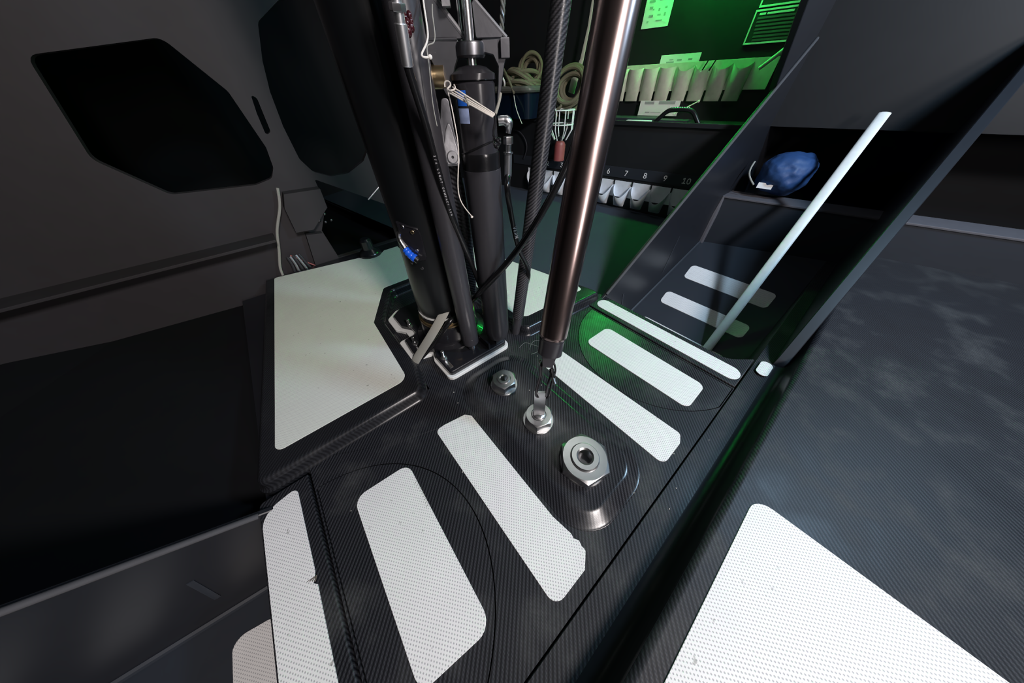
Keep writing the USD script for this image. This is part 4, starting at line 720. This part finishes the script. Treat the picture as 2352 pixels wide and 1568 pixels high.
# wire cage with red canister
t = thing('wire_cage', W(0.98, -0.07, 0.45), 'pale wire cage hung from the ledge behind the struts', 'wire cage')
def wire(pts, n=30, closed=False): part(t, 'wire', tube(spline(pts, n, closed) if len(pts) > 2 else pts, 0.0035, 6, closed), 'paper')
for z, r in ((0.535, 0.07), (0.47, 0.07)): wire([W(0.965 + r * math.cos(a), -0.075 + r * math.sin(a), z) for a in np.linspace(0, 6.28, 13)[:-1]], 36, True)
for a in np.linspace(0, 6.28, 9)[:-1]:
    x, y = 0.07 * math.cos(a), 0.07 * math.sin(a); wire([W(0.965 + x, -0.075 + y, 0.535), W(0.965 + x, -0.075 + y, 0.445)]); wire([W(0.965 + x, -0.075 + y, 0.445), W(0.965 + x * .55, -0.075 + y * .55, 0.395)])
t = thing('red_canister', W(0.965, -0.075, 0.28), 'faded red canister below the wire cage', 'canister'); part(t, 'body', put(lathe([(0.03, 0), (0.035, 0.004), (0.035, 0.085), (0.026, 0.100), (0.012, 0.106)], 28), W(0.965, -0.075, 0.285)), 'red'); part(t, 'valve', put(lathe([(0.012, 0), (0.012, 0.012), (0.02, 0.014), (0.02, 0.02)], 18), W(0.965, -0.075, 0.391)), 'black_metal')
part(t, 'wall_bracket', wbox(0.955, 0.975, -0.05, 0.0, 0.33, 0.35), 'rubber')
t = single('wall_cable', tube(spline([W(1.42, -0.01, 0.42), W(1.33, -0.015, 0.41), W(1.27, -0.015, 0.34), W(1.30, -0.01, 0.26)], 24), 0.004, 8), 'strut', 'thin grey cable curving down the wall below the tote', 'cable')
# white strap rod in the well
t = thing('white_batten', (1.5, 0.1, 0), 'white flat batten leaning from the well floor up past the pads', 'batten')
b0, b1 = V(1.17, 0.065, hs(1.17) + 0.006), V(1.60, 0.085, 0.168); b2 = b0 + (b1 - b0) * 1.9
part(t, 'batten_strip', tube([b0, b1, b2], 0.018, 12, flat=0.35, up0=tuple(to_cam(b1))), 'white_plastic')
t = thing('blue_bag', (1.9, 0.33, 0.206), 'blue cloth bag with white label on the ledge past the well', 'bag')
m = trimesh.creation.icosphere(4, 1.0); v = m.vertices; v = np.sign(v) * np.abs(v) ** 0.8; m.vertices = v * [0.13, 0.10, 0.085] * (1 + 0.12 * (meshkit.fbm(v * 2.2 + 7) - 0.5)[:, None] * 2) + W(-0.20, 0.15, 0.300); part(t, 'bag_body', m, 'blue_cloth', True)
part(t, 'white_label', put(bx(-0.03, -0.012, 0, 0.03, 0.012, 0.002, 0.0005), W(-0.145, 0.035, 0.262), tuple(to_cam(W(-0.145, 0.03, 0.262)))), 'paper'); part(t, 'carry_strap', tube(spline([W(-0.055, 0.12, 0.34), W(-0.06, 0.05, 0.30), W(-0.10, 0.03, 0.262)], 14), 0.004, 8), 'webbing')
# port cables by the bulkhead
t = thing('wire_bundle', (-0.15, 1.58, 0.1), 'pale taped wires hanging by the dark bulkhead corner', 'wires')
part(t, 'wire', tube(spline([(0.012, 1.57, 0.37), (-0.02, 1.57, 0.30), (-0.076, 1.57, 0.22), (-0.115, 1.57, 0.14), (-0.155, 1.57, 0.06), (-0.165, 1.56, 0.02), (-0.185, 1.555, -0.03)], 40), 0.0055, 8), 'webbing')
for k in range(5): part(t, 'wire', tube(spline([(-0.105 + 0.012 * k, 1.57, 0.10), (-0.105 + .014 * k, 1.56, 0.06), (-0.12 + .02 * k, 1.555, 0.0), (-0.13 + .02 * k, 1.555, -0.06)], 14), 0.006, 8), 'alu_worn' if k % 2 else 'strut')
part(t, 'red_wire', tube([(-0.09, 1.57, 0.105), (-0.02, 1.56, 0.03), (0.03, 1.555, -0.03)], 0.003, 8), 'red')
t = thing('deck_winch_foot', (0.225, 1.44, 0), 'black round-footed fitting at the back edge of the pale panel', 'deck fitting')
part(t, 'foot', put(lathe([(0.055, -0.02), (0.055, 0.02), (0.05, 0.035), (0.03, 0.05), (0.028, 0.09), (0.02, 0.10)], 32), (0.232, 1.475, 0.02)), 'black_metal')
# unseen green lamp, placed to light the upper wall and hatch lid
t = thing('unseen_green_lamp', W(0.40, 0.15, 1.10), 'unseen green lamp bar lighting the side wall and hatch lid', 'lamp')
part(t, 'lamp_body', wbox(0.18, 0.62, 0.105, 0.2, 1.10, 1.15, 0.004), 'black_metal'); part(t, 'lens', wbox(0.2, 0.6, 0.112, 0.152, 1.092, 1.101, 0.002), 'green_lens')
